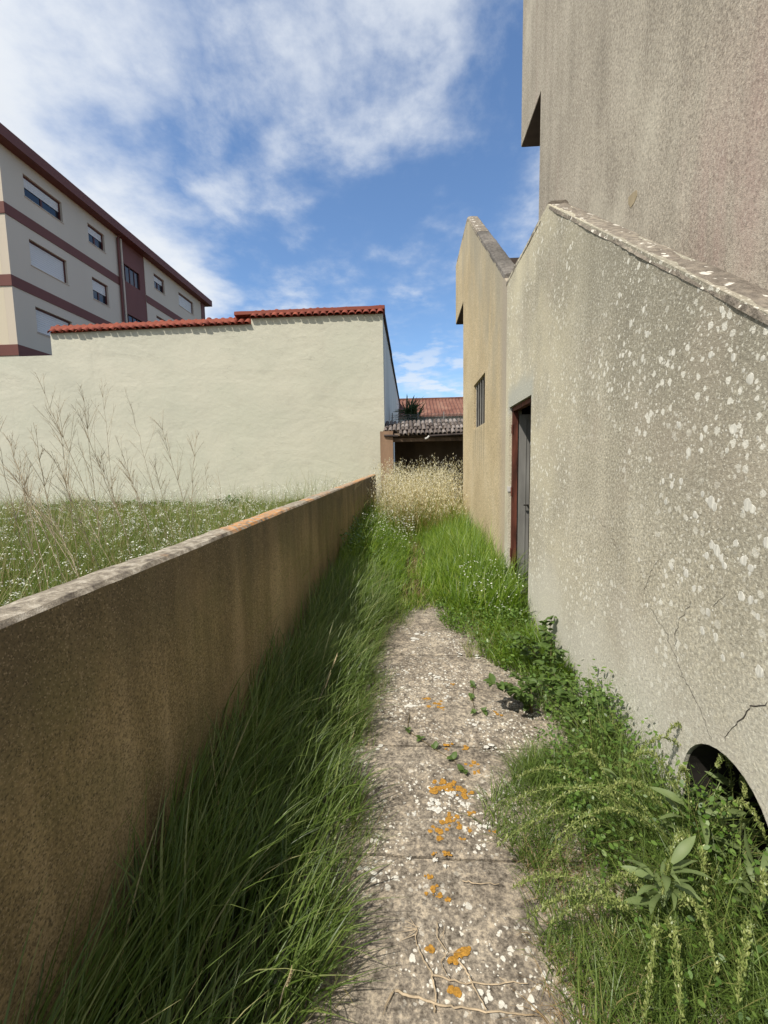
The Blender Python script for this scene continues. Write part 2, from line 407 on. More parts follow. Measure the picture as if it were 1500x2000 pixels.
# ------------------------------------------------------------------ mesh helpers
def obj(name, verts, faces, mat, parent=None, smooth=False):
    me = bpy.data.meshes.new(name); me.from_pydata([tuple(v) for v in verts], [], faces)
    if mat: me.materials.append(MATS[mat])
    bm = bmesh.new(); bm.from_mesh(me); bmesh.ops.recalc_face_normals(bm, faces=bm.faces); bm.to_mesh(me); bm.free()
    if smooth: me.polygons.foreach_set('use_smooth', [True]*len(me.polygons))
    o = bpy.data.objects.new(name, me); C.objects.link(o)
    if parent: o.parent = parent
    return o
def tag(o, label=None, cat=None, group=None, kind=None):
    if label: o['label'] = label
    if cat: o['category'] = cat
    if group: o['group'] = group
    if kind: o['kind'] = kind
    return o
def empty(name, loc=(0, 0, 0)):
    o = bpy.data.objects.new(name, None); o.empty_display_size = .1; C.objects.link(o); o.location = loc; return o
class MB:
    """collects shapes, links them as one mesh; coordinates in world space, parent offset handled"""
    def __init__(s): s.v = []; s.f = []
    def add(s, v, f): b = len(s.v); s.v += [Vector(q) for q in v]; s.f += [[i+b for i in q] for q in f]; return s
    def box(s, x0, x1, y0, y1, z0, z1):
        v = [(x, y, z) for x in (x0, x1) for y in (y0, y1) for z in (z0, z1)]
        return s.add(v, [(0, 1, 3, 2), (4, 6, 7, 5), (0, 4, 5, 1), (2, 3, 7, 6), (0, 2, 6, 4), (1, 5, 7, 3)])
    def prism(s, loops, a0, a1, axis='X'):
        """loops: outer [, holes] of (u, v); X: (y, z), Y: (x, z)"""
        P = (lambda u, v, a: (a, u, v)) if axis == 'X' else (lambda u, v, a: (u, a, v))
        flat = [q for l in loops for q in l]
        tris = tessellate_polygon([[Vector((u, v, 0)) for u, v in l] for l in loops])
        n = len(flat)
        vs_ = [P(u, v, a0) for u, v in flat] + [P(u, v, a1) for u, v in flat]
        fs = [tuple(q) for q in tris] + [tuple(i+n for i in reversed(q)) for q in tris]
        k = 0
        for l in loops:
            m = len(l)
            for i in range(m): a, b = k+i, k+(i+1) % m; fs.append((a, b, b+n, a+n))
            k += m
        return s.add(vs_, fs)
    def tube(s, pts, r, seg=6, r1=None):
        pts = [Vector(p) for p in pts]; r1 = r if r1 is None else r1; n = len(pts); V = []; Fc = []
        for i, p in enumerate(pts):
            d = (pts[min(i+1, n-1)]-pts[max(i-1, 0)]).normalized()
            a = d.cross(Vector((.31, .2, .93))); a = a.normalized() if a.length > 1e-4 else Vector((1, 0, 0)); b = d.cross(a)
            rr = r+(r1-r)*i/max(n-1, 1)
            V += [p+(a*math.cos(q)+b*math.sin(q))*rr for q in [2*math.pi*k/seg for k in range(seg)]]
        for i in range(n-1):
            for k in range(seg): Fc.append((i*seg+k, i*seg+(k+1) % seg, (i+1)*seg+(k+1) % seg, (i+1)*seg+k))
        Fc += [tuple(range(seg)), tuple((n-1)*seg+k for k in range(seg))]
        return s.add(V, Fc)
    def loft(s, rings):
        n = len(rings[0]); V = [p for r in rings for p in r]; Fc = []
        for i in range(len(rings)-1):
            for k in range(n): Fc.append((i*n+k, i*n+(k+1) % n, (i+1)*n+(k+1) % n, (i+1)*n+k))
        Fc += [tuple(range(n)), tuple((len(rings)-1)*n+k for k in range(n))]
        return s.add(V, Fc)
    def build(s, name, mat, parent=None, smooth=False):
        off = Vector(parent_world(parent)) if parent else Vector((0, 0, 0))
        return obj(name, [q-off for q in s.v], s.f, mat, parent, smooth)
def parent_world(o):
    p = Vector((0, 0, 0))
    while o: p += o.location; o = o.parent
    return p
def nz3(p, s, a): return mnoise.noise(Vector(p)*s)*a

# ================================================================== THE SETTING
XR, XL, XH = 1.14, -.98, 2.15
def ground():
    xs = np.unique(np.concatenate([np.linspace(-2000, -20, 8), np.linspace(-20, 20, 61), np.linspace(20, 2000, 8)]))
    ys = np.unique(np.concatenate([np.linspace(-2000, -10, 6), np.linspace(-10, 30, 81), np.linspace(30, 2000, 8)]))
    V = []; Fc = []
    for y in ys:
        for x in xs:
            near = abs(x) < 20 and -10 < y < 30
            V.append((x, y, gz(y)-.03+(mnoise.noise(Vector((x, y, 0))*.9)*.02 if near else 0)))
    n = len(xs)
    for j in range(len(ys)-1):
        for i in range(n-1): Fc.append((j*n+i, j*n+i+1, (j+1)*n+i+1, (j+1)*n+i))
    tag(obj('ground', V, Fc, 'ground', smooth=True), kind='structure')
ground()

# concrete path: a row of old cast slabs
path = tag(empty('path', (0, 0, 0)), kind='structure')
joints = [-1.6, .35, 1.62, 2.30, 3.42, 4.75]
for i in range(len(joints)-1):
    y0, y1 = joints[i]+.006, joints[i+1]-.006
    x0, x1 = -.42+random.uniform(-.02, .02), .98+random.uniform(-.03, .03)
    nx, ny = 14, 12; V = []; Fc = []
    tilt = random.uniform(-.008, .008)
    for j in range(ny+1):
        for k in range(nx+1):
            a, b = k/nx, j/ny
            x = x0+(x1-x0)*a; y = y0+(y1-y0)*b
            e = min(a, 1-a, b, 1-b)
            ex = .01*mnoise.noise(Vector((x*7, y*7, 3))) if e == 0 else 0
            V.append((x+ex, y+ex, gz(y)+.012+tilt*(a-.5)+.006*mnoise.noise(Vector((x*3, y*3, 1)))-(.008 if e == 0 else 0)))
    n = nx+1
    for j in range(ny):
        for k in range(nx): Fc.append((j*n+k, j*n+k+1, (j+1)*n+k+1, (j+1)*n+k))
    base = len(V); rim = [k for k in range(n)] + [j*n+nx for j in range(1, ny+1)] + [ny*n+k for k in range(nx-1, -1, -1)] + [j*n for j in range(ny-1, 0, -1)]
    V += [(V[r][0], V[r][1], V[r][2]-.08) for r in rim]
    for q in range(len(rim)): Fc.append((rim[q], rim[(q+1) % len(rim)], base+(q+1) % len(rim), base+q))
    obj('slab', V, Fc, 'concrete', path, smooth=False)

def blob(center, ua, ub, un, r, h=.0018, n=11, el=1.0):
    """a thin irregular crust lying on a surface"""
    ph = random.random()*6.3; V = [Vector(center)+un*h]; k1, k2 = random.randint(2, 3), random.randint(4, 6)
    for ring, hh in ((.72, h*.9), (1.0, -.0006)):
        for i in range(n):
            a = 2*math.pi*i/n
            q = r*ring*(1+.09*math.sin(k1*a+ph)+.06*math.sin(k2*a+ph*2)+random.uniform(-.06, .06))
            V.append(Vector(center)+ua*(math.cos(a)*q)+ub*(math.sin(a)*q*el)+un*hh)
    Fc = [(0, 1+i, 1+(i+1) % n) for i in range(n)]
    Fc += [(1+i, 1+n+i, 1+n+(i+1) % n, 1+(i+1) % n) for i in range(n)]
    return V, Fc
EX, EY, EZ = Vector((1, 0, 0)), Vector((0, 1, 0)), Vector((0, 0, 1))
mo, mw, mp = MB(), MB(), MB()
def path_top(p): return Vector((p.x, p.y, gz(p.y)+.0135))
orange = [(845, 1540, 17), (868, 1533, 12), (893, 1548, 14), (912, 1556, 10), (880, 1535, 9), (852, 1625, 12), (868, 1612, 15), (884, 1603, 12), (895, 1618, 9), (858, 1640, 8),
          (838, 1717, 7), (843, 1742, 9), (856, 1754, 7), (876, 1763, 7), (913, 1866, 15), (900, 1872, 8), (843, 1862, 9), (885, 1880, 10), (845, 1375, 12), (862, 1386, 7), (830, 1368, 5), (875, 1463, 8), (910, 1464, 8),
          (922, 1495, 10), (932, 1510, 7), (918, 1593, 7), (965, 1628, 5), (918, 1625, 6), (990, 1340, 10), (1002, 1355, 8), (975, 1398, 7), (885, 1940, 12), (848, 1672, 5), (872, 1675, 7), (905, 1645, 5), (882, 1340, 5)]
for px, py, r in orange:
    for k in range(7):
        p = path_top(onG(px+random.gauss(0, r*.6), py+random.gauss(0, r*.4)))
        dist = math.hypot(p.y, EYE); mo.add(*blob(p, EX, EY, EZ, r*dist/F*random.uniform(.12, .46), .0005))
white = [(798, 1382, 16), (740, 1368, 9), (790, 1315, 8), (850, 1325, 9), (870, 1340, 8), (845, 1570, 12), (850, 1585, 13), (960, 1465, 10), (900, 1435, 9), (920, 1415, 10), (945, 1620, 11), (800, 1680, 5),
         (850, 1685, 6), (868, 1697, 6), (745, 1465, 10), (805, 1250, 12), (830, 1240, 9), (780, 1330, 8), (900, 1280, 9), (930, 1285, 8), (835, 1480, 8), (870, 1365, 7), (880, 1550, 10), (800, 1595, 8), (770, 1645, 5), (940, 1660, 8), (905, 1360, 7), (720, 1420, 6), (880, 1560, 9), (905, 1575, 8)]
for px, py, r in white:
    for k in range(6):
        p = path_top(onG(px+random.gauss(0, r*.6), py+random.gauss(0, r*.35)))
        dist = math.hypot(p.y, EYE); mw.add(*blob(p, EX, EY, EZ, r*dist/F*random.uniform(.1, .42), .0005))
for k in range(160):
    p = path_top(Vector((random.uniform(-.35, .8), random.uniform(.9, 5), 0))); (mw if k % 3 else mp).add(*blob(p, EX, EY, EZ, random.uniform(.002, .007), .0005))
for mb, nm, mt in ((mo, 'orange_lichen', 'lichen_orange'), (mw, 'white_lichen', 'lichen_grey'), (mp, 'grey_lichen', 'lichen_pale')):
    tag(mb.build(nm, mt, path), kind='stuff')

# ================================================================== LOW WALL
lw = tag(empty('low_wall', (XL-.07, 5, 0)), 'low brown stained concrete garden wall beside the long shaded grass', 'wall')
mb = MB(); rings = []
ys = np.linspace(-3.0, 13.1, 420)
for y in ys:
    zt = 1.235+.0125*max(y, 0)
    e = lambda k, a: mnoise.noise(Vector((k*7.3, y*3.1, .3)))*a*.5 + mnoise.noise(Vector((k*7.3, y*14, 5)))*a*.7
    rings.append([Vector((XL+e(1, .006), y, -.3)), Vector((XL+e(2, .006), y, .5)), Vector((XL+e(3, .007), y, zt-.016)), Vector((XL-.014+e(4, .008), y, zt-.002+e(5, .006))),
                  Vector((XL-.07, y, zt+e(6, .005)+.003)), Vector((XL-.128+e(7, .008), y, zt-.004+e(8, .006))), Vector((XL-.145+e(9, .006), y, zt-.03)), Vector((XL-.145, y, -.3))])
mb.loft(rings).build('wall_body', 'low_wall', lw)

# ================================================================== OLD HOUSE WITH OUTSIDE STAIR (right)
house = tag(empty('old_house', (XH, 4, 0)), 'tall weathered grey rendered house with outside stair, on the right of the path', 'house')
PW = .135                                   # parapet thickness
YC, YL, ZL = 5.24, 3.80, 3.68               # seam with the upper wall, start of landing, landing parapet height
def zlow(y): return ZL-(YL-y)*SLOPE
# lower stair wall with the doorway and the low arch cut out of it
arch_c, arch_r, arch_s = 1.55, .235, .30
arch = [(arch_c+arch_r*math.cos(a), arch_s+arch_r*math.sin(a)) for a in np.linspace(0, math.pi, 17)]
DY0, DY1, DZ = 4.18, 5.06, 2.245
outer = [(-1.0, -.4), (-1.0, zlow(-1.0)), (YL, ZL), (YC, ZL), (YC, -.4), (DY1, -.4), (DY1, DZ), (DY0, DZ), (DY0, -.4), (arch_c+arch_r, -.4)] + arch + [(arch_c-arch_r, -.4)]
stair_wall = MB().prism([outer], XR, XR+PW).build('stair_wall', 'stair_wall', house)
# upper stair wall (gable-like) with barred window, overhanging flush at its far end
ZT, YA, YE, YF = 6.2, 8.71, 9.27, 10.67
win = [(6.68, 2.235), (6.68, 2.975), (7.79, 2.975), (7.79, 2.235)]
outer = [(YC+.003, -.4), (YC+.003, ZL-.03), (YA, ZT), (YF, ZT), (YF, 4.91), (YE, 4.91), (YE, -.4)]
upper_wall = MB().prism([outer, win], XR+.004, XR+PW+.06).build('upper_stair_wall', 'gable_wall', house)
# slanted bracket and soffit below the overhang
MB().prism([[(YE+.003, 3.88), (YE+.003, 4.6), (YF-.05, 4.9), (YF-.05, 4.78)]], XR+.20, XH+.3).build('bracket', 'wood', house)
MB().box(XR+.012, XH, YE+.005, YF-.02, 4.89, 4.909).build('soffit', 'slab_dark', house)  # dark sheet: underside shade put into its colour
# sloping and level copings, uneven
def coping(pts, x0, x1, name, mat='coping', th=.05, amp=.007):
    mb = MB(); rings = []
    for (ya, za), (yb, zb) in zip(pts[:-1], pts[1:]):
        n = max(3, int(math.hypot(yb-ya, zb-za)/.05))
        for i in range(n + (1 if (yb, zb) == pts[-1] else 0)):
            f = i/n; y = ya+(yb-ya)*f; z = za+(zb-za)*f
            e = lambda k: mnoise.noise(Vector((k*3.3, y*4.2, z*4.2)))*amp+mnoise.noise(Vector((k*5.3, y*17, z*17)))*amp*.7
            rings.append([Vector((x0+e(1), y, z-.01+e(2)*.4)), Vector((x0+.006+e(3), y, z+th*.75+e(4))), Vector((x0+.03+e(8), y, z+th+e(9))), Vector(((x0+x1)/2, y, z+th+.006+e(5))), Vector((x1-.02+e(10), y, z+th+e(11))), Vector((x1+e(6), y, z+th*.6+e(7))), Vector((x1, y, z-.01))])
    return mb.loft(rings).build(name, mat, house)
coping([(-1.0, zlow(-1.0)-.02), (YL, ZL-.02)], XR-.004, XR+PW+.03, 'coping', th=.02)
coping([(YL+.002, ZL-.025), (YC+.05, ZL-.025)], XR-.002, XR+PW+.03, 'coping')
cp = []
L = math.hypot(YA-YC, ZT-ZL); s0 = 0
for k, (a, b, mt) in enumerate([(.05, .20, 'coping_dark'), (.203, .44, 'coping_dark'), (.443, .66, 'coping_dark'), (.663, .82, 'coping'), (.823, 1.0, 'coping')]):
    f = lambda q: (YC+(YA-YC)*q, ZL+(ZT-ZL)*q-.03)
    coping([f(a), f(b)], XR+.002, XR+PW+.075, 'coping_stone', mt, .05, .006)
coping([(YA+.003, ZT-.03), (YF, ZT-.03)], XR+.002, XR+PW+.075, 'coping', th=.03)
# stair flights and landing behind the parapets
sx0, sx1 = XR+PW+.064, XH-.003
for i in range(16):
    y = .1+i*.232; z = zlow(y)-.95
    if z > .1 and y+.25 < YL: MB().box(sx0, sx1, y, y+.30, z-.22, z).build('step', 'concrete', house)
MB().box(sx0, sx1, YL-.05, YC+.1, ZL-1.15, ZL-.97).build('landing', 'concrete', house)
for i in range(13):
    y = YC+.1+i*.26; z = ZL-.9+i*.19
    MB().box(sx0, sx1, y, y+.30, z-.22, z).build('step', 'concrete', house)
# tall wall of the house, its flush overhang and soffit
MB().box(XH, XH+5, -3.0, 7.63, -.4, 12.5).build('house_wall', 'house_wall', house)
MB().box(XH, XH+2.2, 7.633, 8.84, 7.46, 12.5).build('overhang', 'house_wall', house)
MB().box(XH+.012, XH+2.2, 7.64, 8.83, 7.445, 7.459).build('overhang_soffit', 'slab_dark', house)  # dark colour paints the shade under the overhang
ca, cb = onY(993, 519, 6.9), onY(1012, 503, 6.9)
MB().box(ca.x, XH-.003, 6.9, 7.6, ca.z, cb.z).build('canopy', 'slab_dark', house)
MB().box(XH+.2, XH+4.6, 7.633, 10.8, -.4, 4.9).build('rear_wall', 'gable_wall', house)
# chipped plaster patch on the house wall
pc = onX(1235, 388, XH-.001); mb = MB()
poly = [(1243, 371), (1244, 382), (1239, 395), (1231, 406), (1227, 398), (1227, 386), (1236, 376)]
P = [onX(a, b, XH-.003) for a, b in poly]; Q = [p+Vector((.006, 0, 0)) for p in P]; n = len(P)
mb.add(P+Q, [tuple(range(n)), tuple(range(n, 2*n))]+[(i, (i+1) % n, n+(i+1) % n, n+i) for i in range(n)]).build('plaster_patch', 'patch', house)
# doorway: reveal, rusty frame, grey leaf ajar, dark room behind
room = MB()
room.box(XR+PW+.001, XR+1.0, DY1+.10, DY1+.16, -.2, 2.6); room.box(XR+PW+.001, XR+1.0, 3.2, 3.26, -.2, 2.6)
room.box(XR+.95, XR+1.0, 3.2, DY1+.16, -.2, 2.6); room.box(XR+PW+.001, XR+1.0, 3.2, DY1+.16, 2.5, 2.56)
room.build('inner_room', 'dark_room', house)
fr = MB(); fr.box(XR+.03, XR+.085, DY1-.05, DY1-.002, 0, DZ-.003); fr.box(XR+.03, XR+.085, DY0+.05, DY1-.052, DZ-.05, DZ-.003)
fr = fr.build('door_frame', 'rust', house)
for z in (.55, 1.25, 1.95): MB().tube([(XR+.026, DY1-.045, z), (XR+.026, DY1-.045, z+.1)], .012, 8).build('hinge', 'rust', fr)
MB().box(XR-.012, XR+.028, DY1-.01, DY1+.015, 1.30, 1.36).build('strike_plate', 'white_cap', fr)
dr = MB(); dr.box(XR+.10, XR+.22, DY1-.045, DY1-.01, .12, 2.16); door = dr.build('door', 'grey_metal', house)
MB().box(XR+.17, XR+.18, DY1-.052, DY1-.046, .2, 2.1).build('door_rib', 'grey_metal', door)
MB().tube([(XR+.20, DY1-.05, 1.15), (XR+.20, DY1-.09, 1.15), (XR+.15, DY1-.09, 1.15)], .009, 8).build('handle', 'dark_metal', door)
# arch niche, its shade painted by an added near-black lining over the reveal
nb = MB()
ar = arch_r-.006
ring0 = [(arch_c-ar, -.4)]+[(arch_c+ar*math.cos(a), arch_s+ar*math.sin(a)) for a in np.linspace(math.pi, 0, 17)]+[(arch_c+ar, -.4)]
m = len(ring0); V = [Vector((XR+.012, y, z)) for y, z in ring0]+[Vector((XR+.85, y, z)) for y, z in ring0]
nb.add(V, [(i, i+1, m+i+1, m+i) for i in range(m-1)]+[tuple(range(m, 2*m))]).build('arch_shade_lining', 'shade_black', house)
# barred window
wn = MB(); (wy0, wz0), (wy1, wz1) = (6.68, 2.235), (7.79, 2.975)
for a in ((wy0+.001, wy0+.04, wz0+.001, wz1-.001), (wy1-.04, wy1-.001, wz0+.001, wz1-.001), (wy0+.041, wy1-.041, wz0+.001, wz0+.04), (wy0+.041, wy1-.041, wz1-.04, wz1-.001)):
    wn.box(XR+.055, XR+.10, *a)
wn = wn.build('window', 'dark_metal', house)
MB().box(XR+.12, XR+.13, wy0+.002, wy1-.002, wz0+.002, wz1-.002).build('pane', 'shade_black', wn)  # near-black sheet paints the unlit interior behind the bars
for i in range(5):
    y = wy0+.14+i*(wy1-wy0-.28)/4; MB().tube([(XR+.035, y, wz0+.01), (XR+.035, y, wz1-.01)], .009, 6).build('bar', 'grey_metal', wn)
MB().box(XR+.10, XR+.118, 6.98, 7.12, wz0+.05, wz1-.05).build('shutter_board', 'lichen_pale', wn)

# lichen crusts and cracks on the stair wall
big = [(1257, 605, 8), (1232, 632, 9), (1264, 653, 9), (1255, 700, 9), (1210, 577, 7), (1205, 592, 6), (1253, 790, 0), (1315, 688, 9), (1283, 560, 0), (1465, 740, 13), (1432, 838, 13), (1378, 838, 9), (1388, 693, 9), (1432, 698, 9),
       (1345, 883, 11), (1388, 980, 15), (1395, 990, 11), (1460, 985, 14), (1470, 995, 10), (1458, 992, 9), (1330, 940, 9), (1312, 948, 9), (1295, 940, 7), (1370, 880, 7), (1326, 830, 8), (1370, 855, 8), (1340, 1120, 11), (1312, 1108, 8), (1452, 1095, 12), (1466, 1110, 10),
       (1383, 1196, 10), (1372, 1233, 9), (1398, 1243, 9), (1448, 1165, 12), (1466, 1172, 10), (1483, 1312, 14), (1480, 1205, 8), (1412, 1285, 8), (1450, 1280, 7), (1498, 1060, 13), (1437, 1061, 9), (1357, 1005, 9), (1360, 1008, 7), (1400, 1075, 14), (1390, 1065, 10), (1408, 1090, 9), (1380, 1085, 9), (1415, 1105, 9),
       (1355, 1150, 8), (1248, 1093, 6), (1264, 1182, 6), (1221, 1158, 4), (1281, 1273, 5), (1150, 1010, 4), (1160, 1012, 4), (1300, 980, 8), (1310, 930, 7), (1420, 880, 7), (1330, 1480, 0), (1490, 700, 7), (1187, 750, 5), (1180, 615, 4), (1270, 765, 6), (1243, 790, 6), (1228, 750, 6), (1215, 722, 5), (1302, 640, 5), (1410, 605, 8), (1365, 565, 7), (1265, 520, 6)]
mb = MB()
for px, py, r in big:
    if r:
        for k in range(2 if r < 9 else 3):
            p = onX(px+(random.gauss(0, r*.5) if k else 0), py+(random.gauss(0, r*.7) if k else 0), XR)
            dist = (p-Vector((0, 0, EYE))).length; mb.add(*blob(p, EY, EZ, Vector((-1, 0, 0)), r*.66*dist/F*(1 if k == 0 else random.uniform(.25, .55)), .0007, 14, 1.15))
for k in range(900):
    y = random.uniform(.9, 5.1) if k % 3 else random.uniform(1.2, 3.0); z = random.uniform(.2, 3.4)
    if z > min(zlow(y), ZL)-.06 or (DY0-.05 < y < DY1+.05 and z < DZ+.1) or ((y-arch_c)**2+(z-arch_s)**2 < (arch_r+.03)**2): continue
    if mnoise.noise(Vector((y*1.3, z*1.3, 2))) < -.12: continue
    mb.add(*blob(Vector((XR, y, z)), EY, EZ, Vector((-1, 0, 0)), random.uniform(.002, .007)*(1.6 if random.random() < .1 else 1)*.85, .0006, 8))
tag(mb.build('wall_lichen', 'lichen_white', stair_wall), kind='stuff')
def crack(pts, wd):
    mb = MB(); P = []
    for (a, b), (c, d) in zip(pts[:-1], pts[1:]):
        n = max(2, int(math.hypot(c-a, d-b)/6))
        for i in range(n): f = i/n; P.append((a+(c-a)*f+random.gauss(0, 1.6), b+(d-b)*f+random.gauss(0, 1.6)))
    P.append(pts[-1]); W = [onX(a, b, XR-.0012) for a, b in P]; V = []; Fc = []
    for i, p in enumerate(W):
        d = (W[min(i+1, len(W)-1)]-W[max(i-1, 0)]).normalized(); s = d.cross(EX)
        ww = wd*(.35+.65*math.sin(math.pi*min(.97, .03+i/len(W))))*random.uniform(.5, 1.3); V += [p+s*ww, p-s*ww]
    Fc = [(2*i, 2*i+1, 2*i+3, 2*i+2) for i in range(len(W)-1)]
    mb.add(V, Fc).build('crack', 'crack', stair_wall)
crack([(1266, 1184), (1300, 1235), (1335, 1325), (1365, 1380), (1390, 1450)], .0016)
crack([(1352, 1172), (1330, 1205), (1318, 1240), (1322, 1285)], .0012)
crack([(1500, 1374), (1470, 1378), (1447, 1405), (1425, 1425), (1418, 1448)], .0022)
crack([(1170, 1015), (1198, 1055), (1215, 1090)], .001)
crack([(1418, 1160), (1392, 1185)], .001)
crack([(1300, 1080), (1272, 1110), (1258, 1160), (1260, 1178)], .001)

# ================================================================== CREAM HOUSE (end of the empty lot)
YCW = 14.0
cream = tag(empty('cream_house', (-6, YCW, 0)), 'pale cream rendered house with blank wall and red tile edge behind the lot', 'house')
xa, xb, xs = -11.55, -.75, -4.9
MB().prism([[(xa, -.3), (xa, 6.1), (xs, 6.16), (xs, 6.33), (xb, 6.33), (xb, -.3)]], YCW, YCW+.35, 'Y').build('front_wall', 'cream_wall', cream)
MB().prism([[(-30, -.3), (-30, 5.42), (xa-.003, 5.42), (xa-.003, -.3)]], YCW+.004, YCW+.3, 'Y').build('front_wall', 'cream_wall', cream)
p1, p2 = Vector((xb, YCW+.36)), Vector((-.62, 34))
sw = MB(); V = []
for q in (p1, p2):
    for dx in (0, -.3):
        for z in (-.3, 6.28 if q is p1 else 6.28): V.append(Vector((q.x+dx, q.y, z)))
sw.add(V, [(0, 1, 3, 2), (4, 6, 7, 5), (0, 4, 5, 1), (2, 3, 7, 6), (0, 2, 6, 4), (1, 5, 7, 3)]).build('side_wall', 'cream_side', cream)
vg = MB(); V = []
for (f0, f1, zz_) in ((0, .25, 6.42), (.25, 1, 6.33)):
    a = p1.lerp(p2, f0); b = p1.lerp(p2, f1); vb = []
    for q in (a, b):
        for dx in (.07, -.4):
            for z in (zz_-.13, zz_): vb.append(Vector((q.x+dx, q.y, z)))
    vg.add(vb, [(0, 1, 3, 2), (4, 6, 7, 5), (0, 4, 5, 1), (2, 3, 7, 6), (0, 2, 6, 4), (1, 5, 7, 3)])
vg.build('verge', 'slab_dark', cream)
MB().box(xa+.1, xb-.35, YCW+1.0, 33.9, 5.7, 6.2).build('flat_roof', 'apt_roof', cream)
def tile_mesh(name, wd, ln, mat, seg=7, rise=.42):
    V = []; Fc = []; th = .014
    for (y, k) in ((0, 1.0), (ln, .86)):
        for r in (0, 1):
            for i in range(seg+1):
                a = math.pi*i/seg; rr = wd/2*k-r*th
                V.append((math.cos(a)*rr, y, math.sin(a)*rr*rise*2))
    n = seg+1
    for i in range(seg):
        Fc += [(i, i+1, 2*n+i+1, 2*n+i), (n+i+1, n+i, 3*n+i, 3*n+i+1), (i+1, i, n+i, n+i+1), (2*n+i, 2*n+i+1, 3*n+i+1, 3*n+i)]
    Fc += [(0, 2*n, 3*n, n), (seg, n+seg, 3*n+seg, 2*n+seg)]
    me = bpy.data.meshes.new(name); me.from_pydata(V, [], Fc); me.materials.append(MATS[mat]); me.update(); return me
def tile_field(parent, me, x0, x1, y0, z0, pitch, rows, step, pw, jit=.01, zslope=0):
    off = parent_world(parent); ca, sa = math.cos(pitch), math.sin(pitch)
    n = int((x1-x0)/pw)
    for r in range(rows):
        for i in range(n):
            o = bpy.data.objects.new('roof_tile', me); C.objects.link(o); o.parent = parent
            x = x0+(i+.5)*pw
            o.location = Vector((x+random.gauss(0, jit*.4), y0+r*step*ca+random.gauss(0, jit), z0+zslope*(x-x0)+r*step*sa+r*.008+random.gauss(0, jit*.3)))-off
            o.rotation_euler = (pitch+random.gauss(0, .02), random.gauss(0, .03), random.gauss(0, .02))
tm = tile_mesh('roof_tile', .205, .48, 'red_tile')
pit = math.radians(38)
def roofpart(x0, x1, z, zs=0):
    mb = MB(); V = []
    for x in (x0, x1):
        zz_ = z+zs*(x-x0)
        V += [Vector((x, YCW-.04, zz_+.005)), Vector((x, YCW+.30, zz_+.40*math.tan(pit))), Vector((x, YCW+.9, zz_+.30)), Vector((x, YCW+.9, zz_-.06)), Vector((x, YCW+.02, zz_+.004))]
    mb.add(V, [(0, 1, 2, 3, 4), (9, 8, 7, 6, 5), (0, 5, 6, 1), (1, 6, 7, 2), (2, 7, 8, 3), (3, 8, 9, 4), (4, 9, 5, 0)])
    return mb.build('roof', 'red_tile', cream)
r1 = roofpart(xa+.02, xs-.003, 6.105, .009); tile_field(r1, tm, xa-.02, xs+.02, YCW-.085, 6.085, pit, 1, .40, .222, zslope=.009)
r2 = roofpart(xs+.003, xb+.02, 6.335); tile_field(r2, tm, xs-.02, xb+.08, YCW-.085, 6.315, pit, 1, .40, .222)
for (x0, x1, z0_, z1_) in ((xa, xs-.55, 6.40, 6.45), (xs-.55, xb+.06, 6.64, 6.66)):      # mortared ridge above the tile edge
    mb = MB(); rings = []
    for f in np.linspace(0, 1, 40):
        x = x0+(x1-x0)*f; z = z0_+(z1_-z0_)*f; e = mnoise.noise(Vector((x*2, 3, 1)))*.012+mnoise.noise(Vector((x*9, 7, 1)))*.006
        rings.append([Vector((x, YCW+.02, z-.17)), Vector((x, YCW+.05, z-.06+e)), Vector((x, YCW+.24, z+e)), Vector((x, YCW+.38, z-.02+e)), Vector((x, YCW+.46, z-.25))])
    mb.loft(rings).build('ridge', 'red_tile', cream)

# ================================================================== SHED ACROSS THE END OF THE PATH
YS = 13.25
shed = tag(empty('shed', (.6, YS+1, gz(14))), 'low open fronted shed with worn grey clay tiles across the path end', 'shed')
pl0, pl1 = onY(742, 830, YS), onY(767, 830, YS)
MB().box(pl0.x, pl1.x, YS, YS+.4, 0, 2.68).build('pillar', 'shed_plaster', shed)
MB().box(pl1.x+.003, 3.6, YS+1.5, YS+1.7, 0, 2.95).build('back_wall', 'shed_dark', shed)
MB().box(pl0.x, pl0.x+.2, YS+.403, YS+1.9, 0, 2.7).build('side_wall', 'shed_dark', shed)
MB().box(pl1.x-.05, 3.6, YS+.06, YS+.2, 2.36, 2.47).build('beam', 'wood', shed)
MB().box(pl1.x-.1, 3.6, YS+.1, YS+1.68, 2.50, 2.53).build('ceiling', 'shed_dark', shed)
sr = MB(); V = []
spit = math.radians(17)
for x in (pl0.x+.05, 3.6): V += [Vector((x, YS+.0, 2.54)), Vector((x, YS+1.65, 2.54+1.65*math.tan(spit))), Vector((x, YS+1.75, 2.55+1.65*math.tan(spit)-.12)), Vector((x, YS+.1, 2.535))]
sroof = sr.add(V, [(0, 1, 2, 3), (7, 6, 5, 4), (0, 4, 5, 1), (1, 5, 6, 2), (2, 6, 7, 3), (3, 7, 4, 0)]).build('roof', 'shed_dark', shed)
stm = tile_mesh('roof_tile', .125, .5, 'grey_tile', 6, .46)
tile_field(sroof, stm, -.28, 2.2, YS-.16, 2.55, spit, 1, .42, .13, .014, .012)
tile_field(sroof, stm, -.75, 2.2, YS+.26, 2.69, spit, 3, .42, .13, .014, .012)
MB().tube([(-.72, YS-.02, 2.55), (-.3, YS-.04, 2.53)], .035, 8).build('gutter', 'slab_dark', shed)
MB().tube([(.62, YS-.2, 2.50), (3.2, YS-.2, 2.60)], .03, 8).build('gutter', 'slab_dark', shed)
MB().tube([(.62, YS-.2, 2.50), (.56, YS-.2, 2.44), (.5, YS-.18, 2.42)], .03, 8).build('gutter_end', 'white_cap', shed)

